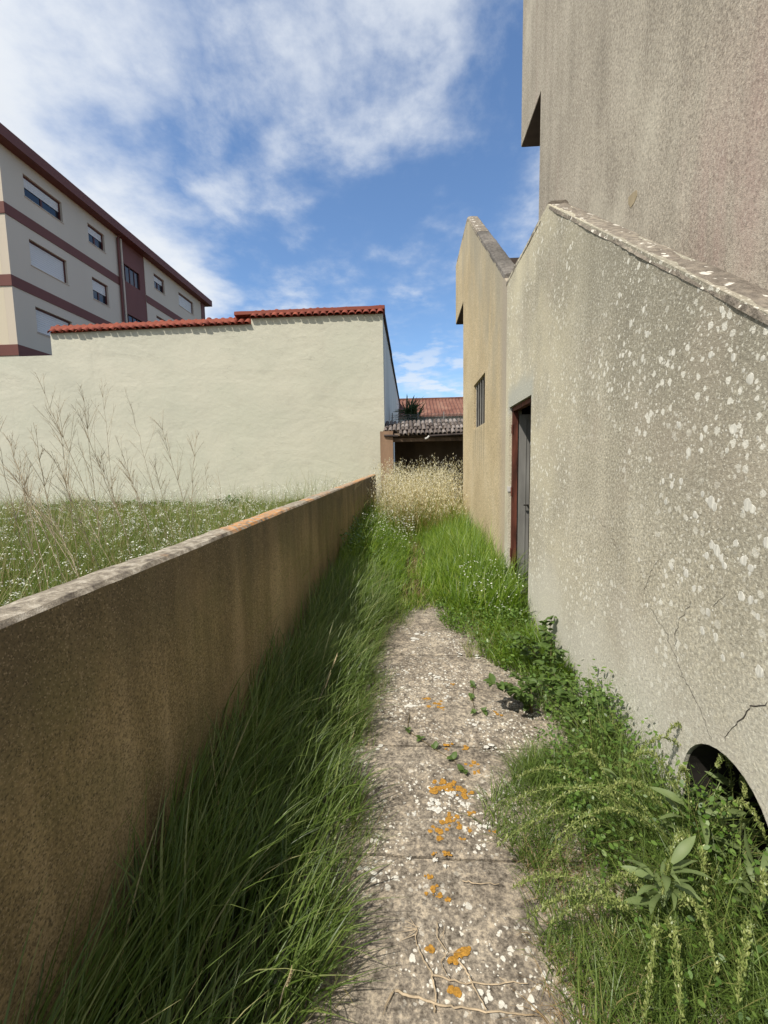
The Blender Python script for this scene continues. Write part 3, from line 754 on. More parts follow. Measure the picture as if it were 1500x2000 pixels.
# wire fence behind the shed roof
fence = tag(empty('wire_fence', (.8, YS+2.3, 0)), 'thin wire fence on posts just behind the shed roof', 'fence')
for x in (-.55, .35, 1.25, 2.1): MB().tube([(x, YS+2.3, .2), (x, YS+2.3, 3.5)], .018, 6).build('post', 'grey_metal', fence)
for k in range(5): MB().tube([(-.6+i*.3, YS+2.3, 3.08+k*.085+random.gauss(0, .012)) for i in range(11)], .005, 4).build('wire', 'grey_metal', fence)
mb = MB()
for i in range(36): x = -.6+i*.075; mb.tube([(x, YS+2.3, 3.05), (x+.05, YS+2.3, 3.42)], .0035, 3); mb.tube([(x+.05, YS+2.3, 3.05), (x, YS+2.3, 3.42)], .0035, 3)
tag(mb.build('wire_mesh', 'grey_metal', fence), kind='stuff')

# far house with red roof
YFH = 30.0
far = tag(empty('far_house', (1.5, YFH, gz(30))), 'distant pale house with long red tiled roof behind the shed', 'house')
e0, e1 = onY(782, 812, YFH), onY(905, 801, YFH)
rz = onY(840, 779, YFH+4).z
MB().box(-.6, 9, YFH+.3, YFH+9, 0, e0.z+.02).build('wall', 'pale_render', far)
mb = MB(); n = 120; V = []; Fc = []
for i in range(n+1):
    for k in range(2):
        x = -.75+9.9*i/n
        for (yy, z) in ((YFH, e0.z), (YFH+4.2, rz)): pass
        V.append(Vector((x, YFH if k == 0 else YFH+4.2, (e0.z if k == 0 else rz)+.045*math.sin(i*2*math.pi/3.0)+.02*random.random())))
    if i: b = 2*(i-1); Fc.append((b, b+2, b+3, b+1))
nn = len(V)
V += [Vector((q.x, q.y, q.z-.12)) for q in V]; Fc += [tuple(nn+j for j in reversed(f)) for f in Fc]
Fc += [(2*i, nn+2*i, nn+2*i+2, 2*i+2) for i in range(n)]
mb.add(V, Fc).build('roof', 'far_tile', far)
MB().box(-.75, 9.2, YFH+4.1, YFH+4.5, rz-.2, rz+.1).build('ridge', 'far_tile', far)
MB().box(1.05, 1.2, YFH+.25, YFH+.298, 0, e0.z).build('downpipe', 'grey_metal', far)

# ================================================================== APARTMENT BLOCK
XA, YA0, YA1 = -15.5, 17.1, 33.4
apt = tag(empty('apartment_block', (XA-5, 25, gz(25))), 'cream apartment block with brown bands and roller shutters behind the cream house', 'apartment block')
ZE = 14.22
fz = [3.95, 6.52, 9.18, 11.86]
holes = []
wins = []
for k, (z0, z1) in enumerate(((12.86, 13.73), (10.19, 11.23), (7.50, 8.55), (4.8, 5.85))):
    wins += [(18.13, 20.12, z0, z1, (.50, 1, 1, 1)[k], True), (21.72, 22.88, z0, z1, (.44, .52, .5, 1)[k], False), (27.26, 28.42, z0, z1, (.42, .5, .5, 1)[k], False), (30.16, 32.2, z0, z1, (1, .6, 1, 1)[k], True)]
sw_ = [(24.15, 25.78, 12.12, 13.03), (24.15, 25.78, 9.45, 10.37), (24.15, 25.78, 6.75, 7.7)]
c0, c1 = 24.05, 26.3
segs = [(YA0, c0), (c1, YA1)]
for (a, b) in segs:
    hl = [[(w0, z0), (w0, z1), (w1, z1), (w1, z0)] for (w0, w1, z0, z1, s, bigw) in wins if a < w0 < b]
    MB().prism([[(a, 0), (a, ZE), (b, ZE), (b, 0)]]+hl, XA-.35, XA).build('facade_wall', 'apt_cream', apt)
MB().prism([[(c0+.003, 0), (c0+.003, ZE), (c1-.003, ZE), (c1-.003, 0)]]+[[(a, c), (a, d), (b, d), (b, c)] for a, b, c, d in sw_], XA-.4, XA-.02).build('stair_bay', 'apt_brown', apt)
MB().box(XA-12, XA-.353, YA0, YA0+.3, 0, ZE).build('end_wall', 'apt_sand', apt)
MB().box(XA-12, XA-.36, YA0+.31, YA1, 0, ZE-.05).build('core', 'slab_dark', apt)
MB().box(XA-4, XA+.05, YA1+.003, YA1+.55, 0, ZE).build('corner_strip', 'apt_brown', apt)
for z in (6.52, 9.18, 11.86):
    MB().box(XA+.001, XA+.03, YA0-.03, c0, z-.21, z+.21).build('band', 'apt_brown', apt)
    MB().box(XA+.001, XA+.03, c1, YA1, z-.21, z+.21).build('band', 'apt_brown', apt)
    MB().box(XA-12, XA, YA0-.03, YA0-.001, z-.21, z+.21).build('band', 'apt_brown', apt)
for (w0, w1, z0, z1, s, bigw) in wins:
    fr = MB(); d = .065
    for a in ((w0+.001, w0+d, z0+.001, z1-.001), (w1-d, w1-.001, z0+.001, z1-.001), (w0+d+.001, w1-d-.001, z0+.001, z0+d), (w0+d+.001, w1-d-.001, z1-d, z1-.001)): fr.box(XA-.16, XA-.10, *a)
    wo_ = fr.build('window', 'frame_brown', apt)
    zs = z1-(z1-z0)*s
    MB().box(XA-.185, XA-.165, w0+.002, w1-.002, z0+.002, z1-.002).build('pane', 'glass', wo_)
    if s < 1: MB().box(XA-.158, XA-.14, (w0+w1)/2-.05, (w0+w1)/2+.05, z0+d, z1-d).build('mullion', 'frame_brown', wo_)
    sh = MB(); zs = max(zs, z0+.07); ns = max(3, int((z1-.07-zs)/.09)); hh = (z1-.07-zs)/ns
    V = []
    for q in range(ns):
        zb = zs+q*hh; sh.prism([[(XA-.135, zb+.002), (XA-.128, zb+hh*.3), (XA-.128, zb+hh*.8), (XA-.135, zb+hh)]], w0+.07, w1-.07, 'Y')
    sh.build('shutter', 'shutter', wo_)
    MB().box(XA-.16, XA+.03, w0-.03, w1+.03, z0-.03, z0-.002).build('sill', 'apt_cream', wo_)
for a, b, c, d in sw_:
    fr = MB(); n = 4
    for q in range(n+1): y = a+(b-a)*q/n; fr.box(XA-.14, XA-.08, max(a+.001, y-.025), min(b-.001, y+.025), c+.001, d-.001)
    wo_ = fr.build('window', 'frame_brown', apt)
    for q in range(n): MB().box(XA-.12, XA-.11, a+(b-a)*q/n+.028, a+(b-a)*(q+1)/n-.028, c+.003, d-.003).build('pane', 'glass', wo_)
MB().tube([(XA+.08, 23.85, 2), (XA+.08, 23.85, 14.05), (XA+.2, 23.85, 14.2)], .06, 8).build('downpipe', 'apt_brown', apt)
MB().tube([(XA+.07, 24.12, 2), (XA+.07, 24.12, 14.15)], .05, 8).build('downpipe', 'apt_cream', apt)
ev = MB().box(XA-12.6, XA+.45, YA0-.4, YA1+1.0, ZE+.002, ZE+.42).build('eave', 'apt_brown', apt)
rf = MB(); V = [Vector(q) for q in ((XA+.35, YA0-.3, ZE+.425), (XA+.35, YA1+.9, ZE+.425), (XA-12.5, YA1+.9, ZE+.425), (XA-12.5, YA0-.3, ZE+.425), (XA-6, YA0+4, ZE+2.0), (XA-6, YA1-4, ZE+2.0))]
rf = rf.add(V, [(0, 1, 5, 4), (1, 2, 5), (2, 3, 4, 5), (3, 0, 4), (0, 3, 2, 1)]).build('roof', 'apt_roof', apt)
for y in (20.2, 22.5): MB().box(XA-.9, XA-.1, y, y+.7, ZE+.45, ZE+.75).build('roof_vent', 'apt_roof', rf)

# ================================================================== VEGETATION
def strip_mesh(name, spine, side, width, rnd, mat, extra=None):
    """spine (N,S,3), side (N,S,3) unit, width (N,S), rnd (N)"""
    N, S, _ = spine.shape
    V = np.empty((N, S, 2, 3), np.float32); V[:, :, 0] = spine-side*width[..., None]; V[:, :, 1] = spine+side*width[..., None]
    idx = np.arange(N*S*2).reshape(N, S, 2)
    q = np.stack([idx[:, :-1, 0], idx[:, :-1, 1], idx[:, 1:, 1], idx[:, 1:, 0]], -1).reshape(-1, 4)
    me = bpy.data.meshes.new(name); me.vertices.add(N*S*2); me.vertices.foreach_set('co', V.ravel())
    me.loops.add(q.size); me.loops.foreach_set('vertex_index', q.ravel().astype(np.int32))
    me.polygons.add(len(q)); me.polygons.foreach_set('loop_start', np.arange(0, q.size, 4, dtype=np.int32))
    me.update(calc_edges=True)
    a = me.attributes.new('rnd', 'FLOAT', 'POINT'); a.data.foreach_set('value', np.repeat(rnd.astype(np.float32), S*2))
    a = me.attributes.new('along', 'FLOAT', 'POINT'); a.data.foreach_set('value', np.tile(np.repeat(np.linspace(0, 1, S, dtype=np.float32), 2), N))
    me.polygons.foreach_set('use_smooth', np.ones(len(q), bool))
    me.materials.append(MATS[mat]); o = bpy.data.objects.new(name, me); C.objects.link(o); return o
def gzv(y): return .027*np.clip(y-1.0, 0, 16)
def blades(name, x, y, L, wd, az, bend, mat, rnd=None, S=5, z0=0., droop=.0, sidej=.6, z=None):
    N = len(x); tt = np.linspace(0, 1, S)[None, :]
    z = gzv(y)+z0-.02 if z is None else z
    dirx, diry = np.cos(az), np.sin(az)
    b = bend[:, None]; hor = L[:, None]*b*tt**1.7; ver = L[:, None]*np.sqrt(np.clip(1-(b*.85)**2, .06, 1))*(tt-droop*tt**3*b)
    wig = rng.normal(0, .035, (N, 1))*L[:, None]*np.sin(tt*3.1)
    sp = np.stack([x[:, None]+hor*dirx[:, None]-wig*diry[:, None], y[:, None]+hor*diry[:, None]+wig*dirx[:, None], z[:, None]+ver], -1)
    sa = az+math.pi/2+rng.normal(0, sidej, N)
    sd = np.stack([np.cos(sa), np.sin(sa), rng.normal(0, .15, N)], -1); sd /= np.linalg.norm(sd, axis=1, keepdims=True)
    sd = np.repeat(sd[:, None, :], S, 1)
    wv = wd[:, None]*.5*np.clip(1.02-tt**1.6, .04, 1)*np.clip(.6+tt*1.6, 0, 1)
    return strip_mesh(name, sp, sd, wv, rng.random(N) if rnd is None else rnd, mat)
U = lambda n, a, b: rng.uniform(a, b, n)
def clumped(n, x0, x1, y0, y1, nc, sig):
    cx, cy = U(nc, x0, x1), U(nc, y0, y1); k = rng.integers(0, nc, n)
    x, y = cx[k]+rng.normal(0, sig, n), cy[k]+rng.normal(0, sig, n)
    return np.where((x < x0) | (x > x1), cx[k], x), np.where((y < y0) | (y > y1), cy[k], y), k

# 1 long grass combed along the low wall (in its shade)
n = 8800
x, y, k = clumped(n, XL+.01, -.26, .55, 5.2, 420, .05)
edge = -.30+.06*np.sin(y*5)+.05*np.sin(y*11+1)+np.where(y > 3.2, (y-3.2)*.13, 0)
keep = x < edge; x, y, k = x[keep], y[keep], k[keep]; n = len(x)
closew = np.clip((edge[keep]-x)/.55, 0, 1)
L = U(n, .20, .34)+.40*closew*U(n, .55, 1.1)
az = math.radians(70)+rng.normal(0, .30, 420)[k]+rng.normal(0, .55, n)+(1-closew)*rng.normal(0, .9, n)-(1-closew)*.6
rr = np.clip(rng.random(420)[k]*.3+rng.random(n)*.7, 0, 1)
tag(blades('long_grass', x, y, L*np.where(rng.random(n) < .25, .6, 1), np.where(rng.random(n) < .2, 1.6, 1)*U(n, .004, .0095), az, np.clip(U(n, .35, .9), 0, .95), 'grass_long', rr, 7, droop=.35), 'long dark green grass combed along the low brown wall', 'grass', kind='stuff')
# dead thatch and short tufts at the edge of the slabs
n = 2600
y = U(n, .7, 4.3); x = -.27+.06*np.sin(y*5)+.05*np.sin(y*11+1)+np.where(y > 3.2, (y-3.2)*.13, 0)+rng.normal(-.06, .05, n)
tag(blades('edge_tufts', x, y, U(n, .06, .2), U(n, .002, .0042), U(n, -1.4, 1.6), U(n, .4, .95), 'grass_short', None, 5), 'short yellowing grass tufts fringing the left edge of the slabs', 'grass', kind='stuff')

# 2 bright sunlit grass beyond the slabs
def thin_trail(x, y): return np.abs(x-.06-.05*np.sin(y*2)) < np.clip(.16-(y-5)*.012, .05, .2)
n = 19000
x, y, k = clumped(n, XL+.02, XR-.02, 4.15, 9.4, 700, .10)
edge0 = 4.35+.35*np.sin(x*4+1)+np.where(x > .4, -.55*(x-.4), 0)
keep = (y > edge0) & ~(thin_trail(x, y) & (rng.random(n) < .72)); x, y, k = x[keep], y[keep], k[keep]; n = len(x)
cd_ = np.clip(np.abs(x-.06)/.7, .25, 1)
L = U(n, .14, .30)+.30*cd_*U(n, .3, 1.15)+np.clip(x-.35, 0, .5)*U(n, .2, .75)*np.clip((y-4.2)/1.0, .2, 1)+np.clip(-.25-x, 0, .5)*np.clip(y-5, 0, 1.6)*U(n, .1, .6)
tag(blades('sunlit_grass', x, y, L, U(n, .006, .012), U(n, -3.14, 3.14)[k % n]*.4+rng.normal(0, .8, n)+math.radians(60), np.clip(U(n, .25, .92), 0, .95), 'grass_bright', np.clip(rng.random(700)[k]*.35+rng.random(n)*.65, 0, 1), 6, droop=.3), 'bright sunlit grass filling the passage beyond the slabs', 'grass', kind='stuff')

n = 1500
y = U(n, 4.5, 9); x = .06+.05*np.sin(y*2)+rng.normal(0, .09, n)
tag(blades('trail_straw', x, y, U(n, .08, .26), U(n, .004, .008), U(n, -3.1, 3.1), U(n, .5, .97), 'dry_grass', None, 5, droop=.5), 'pale trodden straw along the trail through the sunlit grass', 'grass', kind='stuff')
n = 2600
x = U(n, -.45, .55); y = 4.55+.2*np.sin(x*6)+rng.normal(0, .13, n)
tag(blades('slab_end_tufts', x, y, U(n, .06, .24), U(n, .004, .008), U(n, -3.1, 3.1), U(n, .35, .95), 'grass_bright', None, 5, droop=.3), 'ragged grass tufts hiding the far end of the bare slabs', 'grass', kind='stuff')
n = 2600
x, y, k = clumped(n, .66, XR-.02, 2.2, 3.9, 70, .07)
keep = x > .98-.22*np.sin((y-2.0)*1.5); x, y = x[keep], y[keep]; n = len(x)
tag(blades('wall_foot_grass', x, y, U(n, .06, .26), U(n, .003, .006), U(n, -3.1, 3.1), U(n, .3, .92), 'grass_short', U(n, 0, .85), 5, droop=.3), 'grass between the brambles at the foot of the stair wall', 'grass', kind='stuff')

n = 7000
x, y, k = clumped(n, .1, XR-.02, 2.9, 4.7, 120, .07)
keep = x > .30+np.clip(4.15-y, 0, 2)*.42+.05*np.sin(y*9); x, y, k = x[keep], y[keep], k[keep]; n = len(x)
tag(blades('closing_grass', x, y, U(n, .06, .24)+.12*np.clip((x-.5)*2, 0, 1), U(n, .004, .008), U(n, -3.1, 3.1), U(n, .3, .95), 'grass_bright', np.clip(rng.random(120)[k]*.5+rng.random(n)*.5, 0, 1), 5, droop=.3), 'bright low grass closing in on the slabs from the right', 'grass', kind='stuff')

# 3 golden wild oats
n = 1500
x, y = U(n, XL+.25, XR-.03), U(n, 8.2, 12.9)
x = np.where(y < 9.4, np.clip(x, -.35, None), x)
H_ = (U(n, .6, 1.32)+.42*np.array([max(0, mnoise.noise(Vector((a*2.6, b*2.0, 6)))+.25) for a, b in zip(x, y)]))*np.where(y < 9, .8, 1); az = rng.normal(1.2, 1.4, n); bd = U(n, .08, .38)
tag(blades('wild_oats', x, y, H_, U(n, .004, .007), az, bd, 'oat_straw', None, 5), 'tall golden dry wild oats in front of the shed', 'grass', kind='stuff')
tag(blades('oat_leaves', U(5200, -.75, XR-.03), U(5200, 8.2, 12.8), U(5200, .4, 1.0), U(5200, .004, .008), U(5200, -3.1, 3.1), U(5200, .2, .7), 'oat_straw', None, 5), 'straw coloured leaves at the foot of the wild oats', 'grass', kind='stuff')
m_ = 20; tt = rng.random((n, m_))**.6*.55+.47
pos = np.stack([x[:, None]+H_[:, None]*bd[:, None]*tt**1.7*np.cos(az)[:, None], y[:, None]+H_[:, None]*bd[:, None]*tt**1.7*np.sin(az)[:, None], gzv(y)[:, None]-.02+H_[:, None]*np.sqrt(1-(bd*.85)**2)[:, None]*tt], -1)
spread = (1.08-tt)[..., None]*.20+.015
pos = (pos+rng.normal(0, 1, pos.shape)*spread*np.array([1, 1, .5])).reshape(-1, 3); K = len(pos)
tag(blades('oat_spikelets', pos[:, 0], pos[:, 1], U(K, .03, .055), U(K, .009, .017), U(K, -3.1, 3.1), U(K, .3, .99), 'oat_head', None, 3, z=pos[:, 2]), 'pale hanging seed heads of the wild oats', 'grass', kind='stuff')

n = 2600
tag(blades('oat_green', U(n, -.8, XR-.03), U(n, 8.0, 11), U(n, .35, 1.0), U(n, .006, .011), U(n, -3.1, 3.1), U(n, .2, .7), 'grass_bright', None, 5), 'green blades mixed into the foot of the wild oats', 'grass', kind='stuff')
# 4 small leafy ground cover (clover-like) and white flower heads
def leaflets(name, pos, size, mat, rnd=None, label=None, cat='plants', tilt=.5):
    N = len(pos); az = U(N, -3.14, 3.14); S = 6; tt = np.array([-.5, -.34, -.1, .16, .38, .52])
    dz = rng.normal(0, tilt, N)
    dr = np.stack([np.cos(az), np.sin(az), dz], -1); dr /= np.linalg.norm(dr, axis=1, keepdims=True)
    sd = np.stack([-np.sin(az), np.cos(az), rng.normal(0, tilt, N)], -1); sd /= np.linalg.norm(sd, axis=1, keepdims=True)
    sp = pos[:, None, :]+dr[:, None, :]*(tt[None, :, None]*size[:, None, None]*1.5)
    wv = size[:, None]*np.array([.04, .33, .48, .42, .22, .015])[None, :]
    o = strip_mesh(name, sp, np.repeat(sd[:, None, :], S, 1), wv, rng.random(N) if rnd is None else rnd, mat)
    return tag(o, label, cat, kind='stuff')
def pxz(px, py, h): return onG(px, py, h)
n = 9000
x, y, _k = clumped(n, -.1, XR-.02, 2.3, 5.3, 150, .09)
kp = (x > .26+np.clip(4.2-y, 0, 2)*.40) | (x > 1.0-.26*np.sin(np.clip(y-2.0, 0, 2)*1.5)); x, y = x[kp], y[kp]
leaflets('ground_cover', np.stack([x, y, gzv(y)+U(len(x), .0, .20)*np.clip((x-.0)*1.2, .15, 1)], -1), U(len(x), .009, .022), 'leaf_mid', None, 'low leafy green weeds at the end of the bare slabs')
n = 5200
x, y, _k = clumped(n, XL+.03, -.05, 5.6, 10, 120, .10)
leaflets('shaded_weeds', np.stack([x, y, gzv(y)+U(n, .05, .62)*np.clip((-.0-x)*1.3, .2, 1)], -1), U(n, .012, .034), 'leaf_mid', None, 'dark leafy weeds against the far end of the low wall')
n = 1100
x, y, _k = clumped(n, -.75, .1, 6.2, 9.4, 90, .10); 
leaflets('passage_flowers', np.stack([x, y, gzv(y)+U(n, .25, .75)], -1), U(n, .009, .02), 'flower_white', None, 'small white flower heads among weeds by the low wall', 'flowers', .25)
n = 260
x, y, _k = clumped(n, .55, XR-.03, 3.9, 5.0, 20, .10)
leaflets('doorway_flowers', np.stack([x, y, gzv(y)+U(n, .15, .5)], -1), U(n, .008, .016), 'flower_white', None, 'tiny white flowers in the weeds below the doorway', 'flowers', .25)

# 5 meadow on the empty lot behind the low wall
n = 70000
r = rng.random(n)**.62; yy = .3+13.4*r; xx = -1.2-rng.random(n)*(1.5+yy*1.0)
tuft = 1.5*np.array([mnoise.noise(Vector((a*.9, b*.9, 4))) for a, b in zip(xx, yy)])
L = (.24+.58*rng.random(n)**1.5)*(1+.35*np.clip(1.2-np.abs(xx+1.9), 0, 1))*np.clip(1+.7*tuft, .35, 2.1); L = np.where(yy > 9.5, L*.7, L)
tag(blades('meadow_grass', xx, yy, L, U(n, .004, .007)*(1+yy*.06), U(n, -3.1, 3.1), U(n, .2, .8), 'grass_meadow', np.clip(.45+.5*tuft+rng.normal(0, .2, n), 0, 1), 4), 'sunlit meadow grass covering the empty lot', 'grass', kind='stuff')
n = 7200
r = rng.random(n)**.75; yy = 1.2+12*r; xx = -1.18-rng.random(n)**1.25*(1.0+yy*.95)
nf = np.array([mnoise.noise(Vector((a*.7, b*.7, 9))) for a, b in zip(xx, yy)]); kp = nf+rng.normal(0, .22, n) > -.12; xx, yy = xx[kp], yy[kp]; n = len(xx)
hh = U(n, .32, .86)+.16*np.clip(2.2-np.abs(xx+1.4), 0, 1)*np.clip(yy-4, 0, 1)
tag(blades('flower_stems', xx, yy, hh*1.03, U(n, .003, .005), U(n, -3.1, 3.1), U(n, .02, .2), 'grass_meadow', None, 3), 'thin green stems carrying the white meadow flowers', 'stems', kind='stuff')
q = 6; pos = np.repeat(np.stack([xx, yy, gzv(yy)+hh-.01], -1), q, 0); sz = np.repeat(.008+.0007*yy, q)
pos += rng.normal(0, 1, pos.shape)*np.array([.018, .018, .012])*(1+.04*np.repeat(yy, q))[:, None]
leaflets('meadow_flowers', pos, sz*U(len(pos), .7, 1.3), 'flower_white', None, 'white umbel flowers spread over the lot behind the low wall', 'flowers', .6)
n = 6500
yy = 1.0+11*rng.random(n)**.8; xx = -1.18-rng.random(n)*(1.2+yy*.95)
tag(blades('meadow_straw', xx, yy, U(n, .3, 1.0), U(n, .003, .006)*(1+yy*.05), U(n, -3.1, 3.1), U(n, .1, .75), 'dry_grass', None, 5, droop=.4), 'pale dry grass straws scattered through the meadow', 'grass', kind='stuff')
n = 7000
xx, yy = -2.6-rng.random(n)*6.5, 8.6+rng.random(n)*3.4
tag(blades('yellow_green_grass', xx, yy, U(n, .25, .5), U(n, .008, .014), U(n, -3.1, 3.1), U(n, .2, .7), 'grass_bright', U(n, .55, .98), 4), 'bright yellow green patch of grass near the cream wall', 'grass', kind='stuff')
n = 2600
xx = -1.2-rng.random(n)*11; yy = 13.2+rng.random(n)*.7-.15*rng.random(n)
leaflets('wall_foot_weeds', np.stack([xx, yy, gzv(yy)+U(n, 0, .55)*(.5+.5*np.array([mnoise.noise(Vector((a*.8, 1, 2))) for a in xx]))], -1), U(n, .05, .12), 'leaf_dark', None, 'dark weeds at the foot of the cream wall')

# 6 right foreground: short grass mat, thatch
n = 17000
x, y, k = clumped(n, .30, XR-.015, .55, 2.75, 260, .07)
edge = .41+.05*np.sin(y*6)+.04*np.sin(y*13)+np.clip(y-1.9, 0, 1)*.42
keep = (x > edge-.03*rng.random(n)) & ((y < 2.12+.1*rng.random(n)) | ((x > .95) & (y < 2.4))); x, y, k = x[keep], y[keep], k[keep]; n = len(x)
tag(blades('verge_grass', x, y, U(n, .07, .2)+.22*np.clip((x-.45)*1.8, 0, 1)*U(n, .3, 1)+.22*np.clip((x-.78)*3.5, 0, 1)*U(n, 0, 1), U(n, .0028, .0062), U(n, -3.14, 3.14), U(n, .3, .92), 'grass_short', np.clip(rng.random(260)[k]*.55+rng.random(n)*.45, 0, 1), 5, droop=.3), 'mixed short grass along the right side of the slabs', 'grass', kind='stuff')
n = 1800
x, y, k = clumped(n, .40, .80, .7, 1.7, 26, .06)
tag(blades('dead_grass', x, y, U(n, .06, .2), U(n, .002, .004), U(n, -3.1, 3.1), U(n, .7, .97), 'dry_grass', None, 5, droop=.6), 'brown dead grass thatch beside the slabs on the right', 'grass', kind='stuff')
n = 4600
x, y, k = clumped(n, .66, XR-.02, .6, 2.6, 90, .07)
kp = rng.random(n) < np.clip((y-.5)/1.1, .3, 1); x, y = x[kp], y[kp]; n = len(x)
leaflets('verge_weeds', np.stack([x, y, gzv(y)+U(n, .04, .22)+U(n, 0, .22)*np.clip((x-.75)*3, 0, 1)], -1), U(n, .007, .019)*np.clip(.5+y*.28, .6, 1), 'leaf_mid', None, 'small leafy weeds in the grass below the arch')
n = 1500
x, y, k = clumped(n, .45, .95, 3.35, 4.2, 30, .07)
tag(blades('yellow_tufts', x, y, U(n, .06, .2), U(n, .003, .005), U(n, -3.1, 3.1), U(n, .5, .95), 'grass_short', U(n, .6, 1), 5), 'yellowed grass tufts at the right edge of the slabs', 'grass', kind='stuff')

# ---- individual plants
def leaf_mesh(name, ln, wd, mat, fold=.22, curl=.35, n=7, shape='lance'):
    V = []; Fc = []
    for i in range(n+1):
        t_ = i/n
        wdt = wd*.5*(math.sin(math.pi*min(1, t_*.93+.07))**(.8 if shape == 'lance' else .6))*(1 if shape == 'lance' else (1.25-.5*t_))
        if i == n: wdt = .0008
        x = ln*t_; z = ln*(.25*t_-curl*t_*t_); wz = .012*math.sin(i*2.4)*wd*8
        V += [(x, -wdt, z+wdt*fold+wz*.3), (x, 0, z), (x, wdt, z+wdt*fold-wz*.3)]
    for i in range(n):
        b = 3*i; Fc += [(b, b+1, b+4, b+3), (b+1, b+2, b+5, b+4)]
    me = bpy.data.meshes.new(name); me.from_pydata(V, [], Fc); me.materials.append(MATS[mat]); me.polygons.foreach_set('use_smooth', [True]*len(Fc)); me.update(); return me
def put_leaf(me, parent, loc, az, el, sc, rollv=0, name='leaf'):
    o = bpy.data.objects.new(name, me); C.objects.link(o); o.parent = parent; o.location = Vector(loc)-parent_world(parent)
    o.rotation_euler = (Matrix.Rotation(az, 3, 'Z') @ Matrix.Rotation(-el, 3, 'Y') @ Matrix.Rotation(rollv, 3, 'X')).to_euler(); o.scale = (sc,)*3; return o
docks = [leaf_mesh('leaf', .115, .030, 'leaf_dock', curl=c) for c in (.2, .45, .7)]
bram = [leaf_mesh('leaf', .058, .040, 'leaf_bramble', .3, c, 5, 'ovate') for c in (.2, .5)]
seedme = None
def spike(pts, parent, name='seed_spike'):
    """arching stem crowded with small green seed clusters"""
    pts = [Vector(p) for p in pts]; P = []
    for i in range(25):
        f = i/24; a = (1-f)**2*pts[0]+2*f*(1-f)*pts[1]+f*f*pts[2]; P.append(a)
    st = MB().tube(P, .0024, 4, .0012).build(name, 'straw_green', parent)
    K = 300; f = rng.random(K)**.8*.72+.28; off = parent_world(parent)
    q = np.array([list((1-g)**2*pts[0]+2*g*(1-g)*pts[1]+g*g*pts[2]-off) for g in f])
    q += rng.normal(0, 1, q.shape)*(.0085*(1.12-f*.75)[:, None])
    s = blades('seeds', q[:, 0], q[:, 1], U(K, .006, .013), U(K, .005, .008), U(K, -3.1, 3.1), U(K, .2, .98), 'seed_green', None, 3, z=q[:, 2])
    s.parent = st; tag(s, kind='stuff')
plain('straw_green', (.20, .24, .075), .7, .25, 30)
def dock(center, label, ends, nl, lsc, seed):
    random.seed(seed); c = onG(*center); root = empty('dock_plant', c); tag(root, label, 'plant', 'seeding weeds by the arch')
    for (px, py, h, lift) in ends:
        h += .03; e = onG(px, py, h); m = (c+e)*.5; m.z = max(c.z, e.z)+lift+.06
        spike([c+Vector((random.gauss(0, .01), random.gauss(0, .01), .02)), m, e], root)
    for i in range(nl):
        az = i*2.4+random.gauss(0, .5); hgt = random.uniform(.03, .30)
        put_leaf(random.choice(docks), root, c+Vector((math.cos(az)*.03, math.sin(az)*.03, hgt)), az, random.uniform(-.1, .75), lsc*random.uniform(.45, 1.2), random.gauss(0, .7))
    return root
dock((1350, 1720), 'seeding dock plant directly below the dark arch', [(990, 1572, .20, .22), (1085, 1640, .22, .20), (1170, 1560, .25, .2), (1225, 1500, .3, .25), (1320, 1540, .34, .2), (1496, 1640, .30, .2), (1290, 1760, .16, .25), (1380, 1795, .15, .2), (1050, 1590, .25, .25)], 38, 1.0, 3)
dock((1290, 1850), 'greyish dock plant rosette nearest the bottom right corner', [(1000, 1735, .13, .12), (1030, 1795, .15, .12), (1080, 1800, .10, .1), (1260, 1985, .14, .12), (1330, 1990, .2, .12), (1180, 1745, .12, .15), (1400, 1900, .2, .2)], 36, .9, 5)
dock((1215, 1640), 'slender seeding weed between the slabs and the arch', [(970, 1655, .10, .12), (1010, 1520, .16, .14), (1120, 1480, .2, .15), (1060, 1700, .1, .12)], 16, .6, 8)
dock((1440, 1660), 'tall leafy weed standing in front of the dark arch', [(1400, 1500, .42, .1), (1455, 1560, .40, .1)], 34, .85, 17)
dock((1385, 1590), 'leafy weed covering the left foot of the dark arch', [(1300, 1440, .40, .12), (1240, 1480, .35, .15)], 28, .75, 19)
dock((1470, 1860), 'broad leaved weed at the right picture edge below the arch', [(1440, 1960, .2, .1), (1490, 1760, .3, .1)], 30, 1.0, 9)
def bramble(px, py, label, nst, hmax, spread, seed):
    random.seed(seed); c = onG(px, py); c.x = min(c.x, XR-.06); root = empty('bramble', c); tag(root, label, 'bramble', 'brambles along the foot of the stair wall')
    for s in range(nst):
        az = random.uniform(1.2, 5.2) if nst > 2 else random.uniform(0, 6.3); r = spread*random.uniform(.3, 1); h = hmax*random.uniform(.45, 1)
        e = c+Vector((min(math.cos(az)*r, XR-.03-c.x), math.sin(az)*r, h)); m = c+Vector(((e.x-c.x)*.3, (e.y-c.y)*.3, h*.9)); P = []
        for i in range(9): f = i/8; P.append((1-f)**2*c+2*f*(1-f)*m+f*f*e)
        MB().tube(P, .0032, 5, .0016).build('cane', 'cane', root)
        for i in range(2, 9):
            for k in range(3):
                a = az+(k-1)*1.0+random.gauss(0, .4)+(i % 2)*1.5
                p = P[i]+Vector((0, 0, .004)); lf = random.choice(bram); sc = random.uniform(.6, 1.15)
                if p.x+math.cos(a)*.05*sc > XR-.01: a = math.pi-a
                put_leaf(lf, root, p, a, random.uniform(-.3, .6), sc, random.gauss(0, .4))
plain('cane', (.13, .10, .05), .7, .3, 30)
bramble(1075, 1330, 'bramble with a tall sprig against the pale base of the wall', 6, .34, .32, 11)
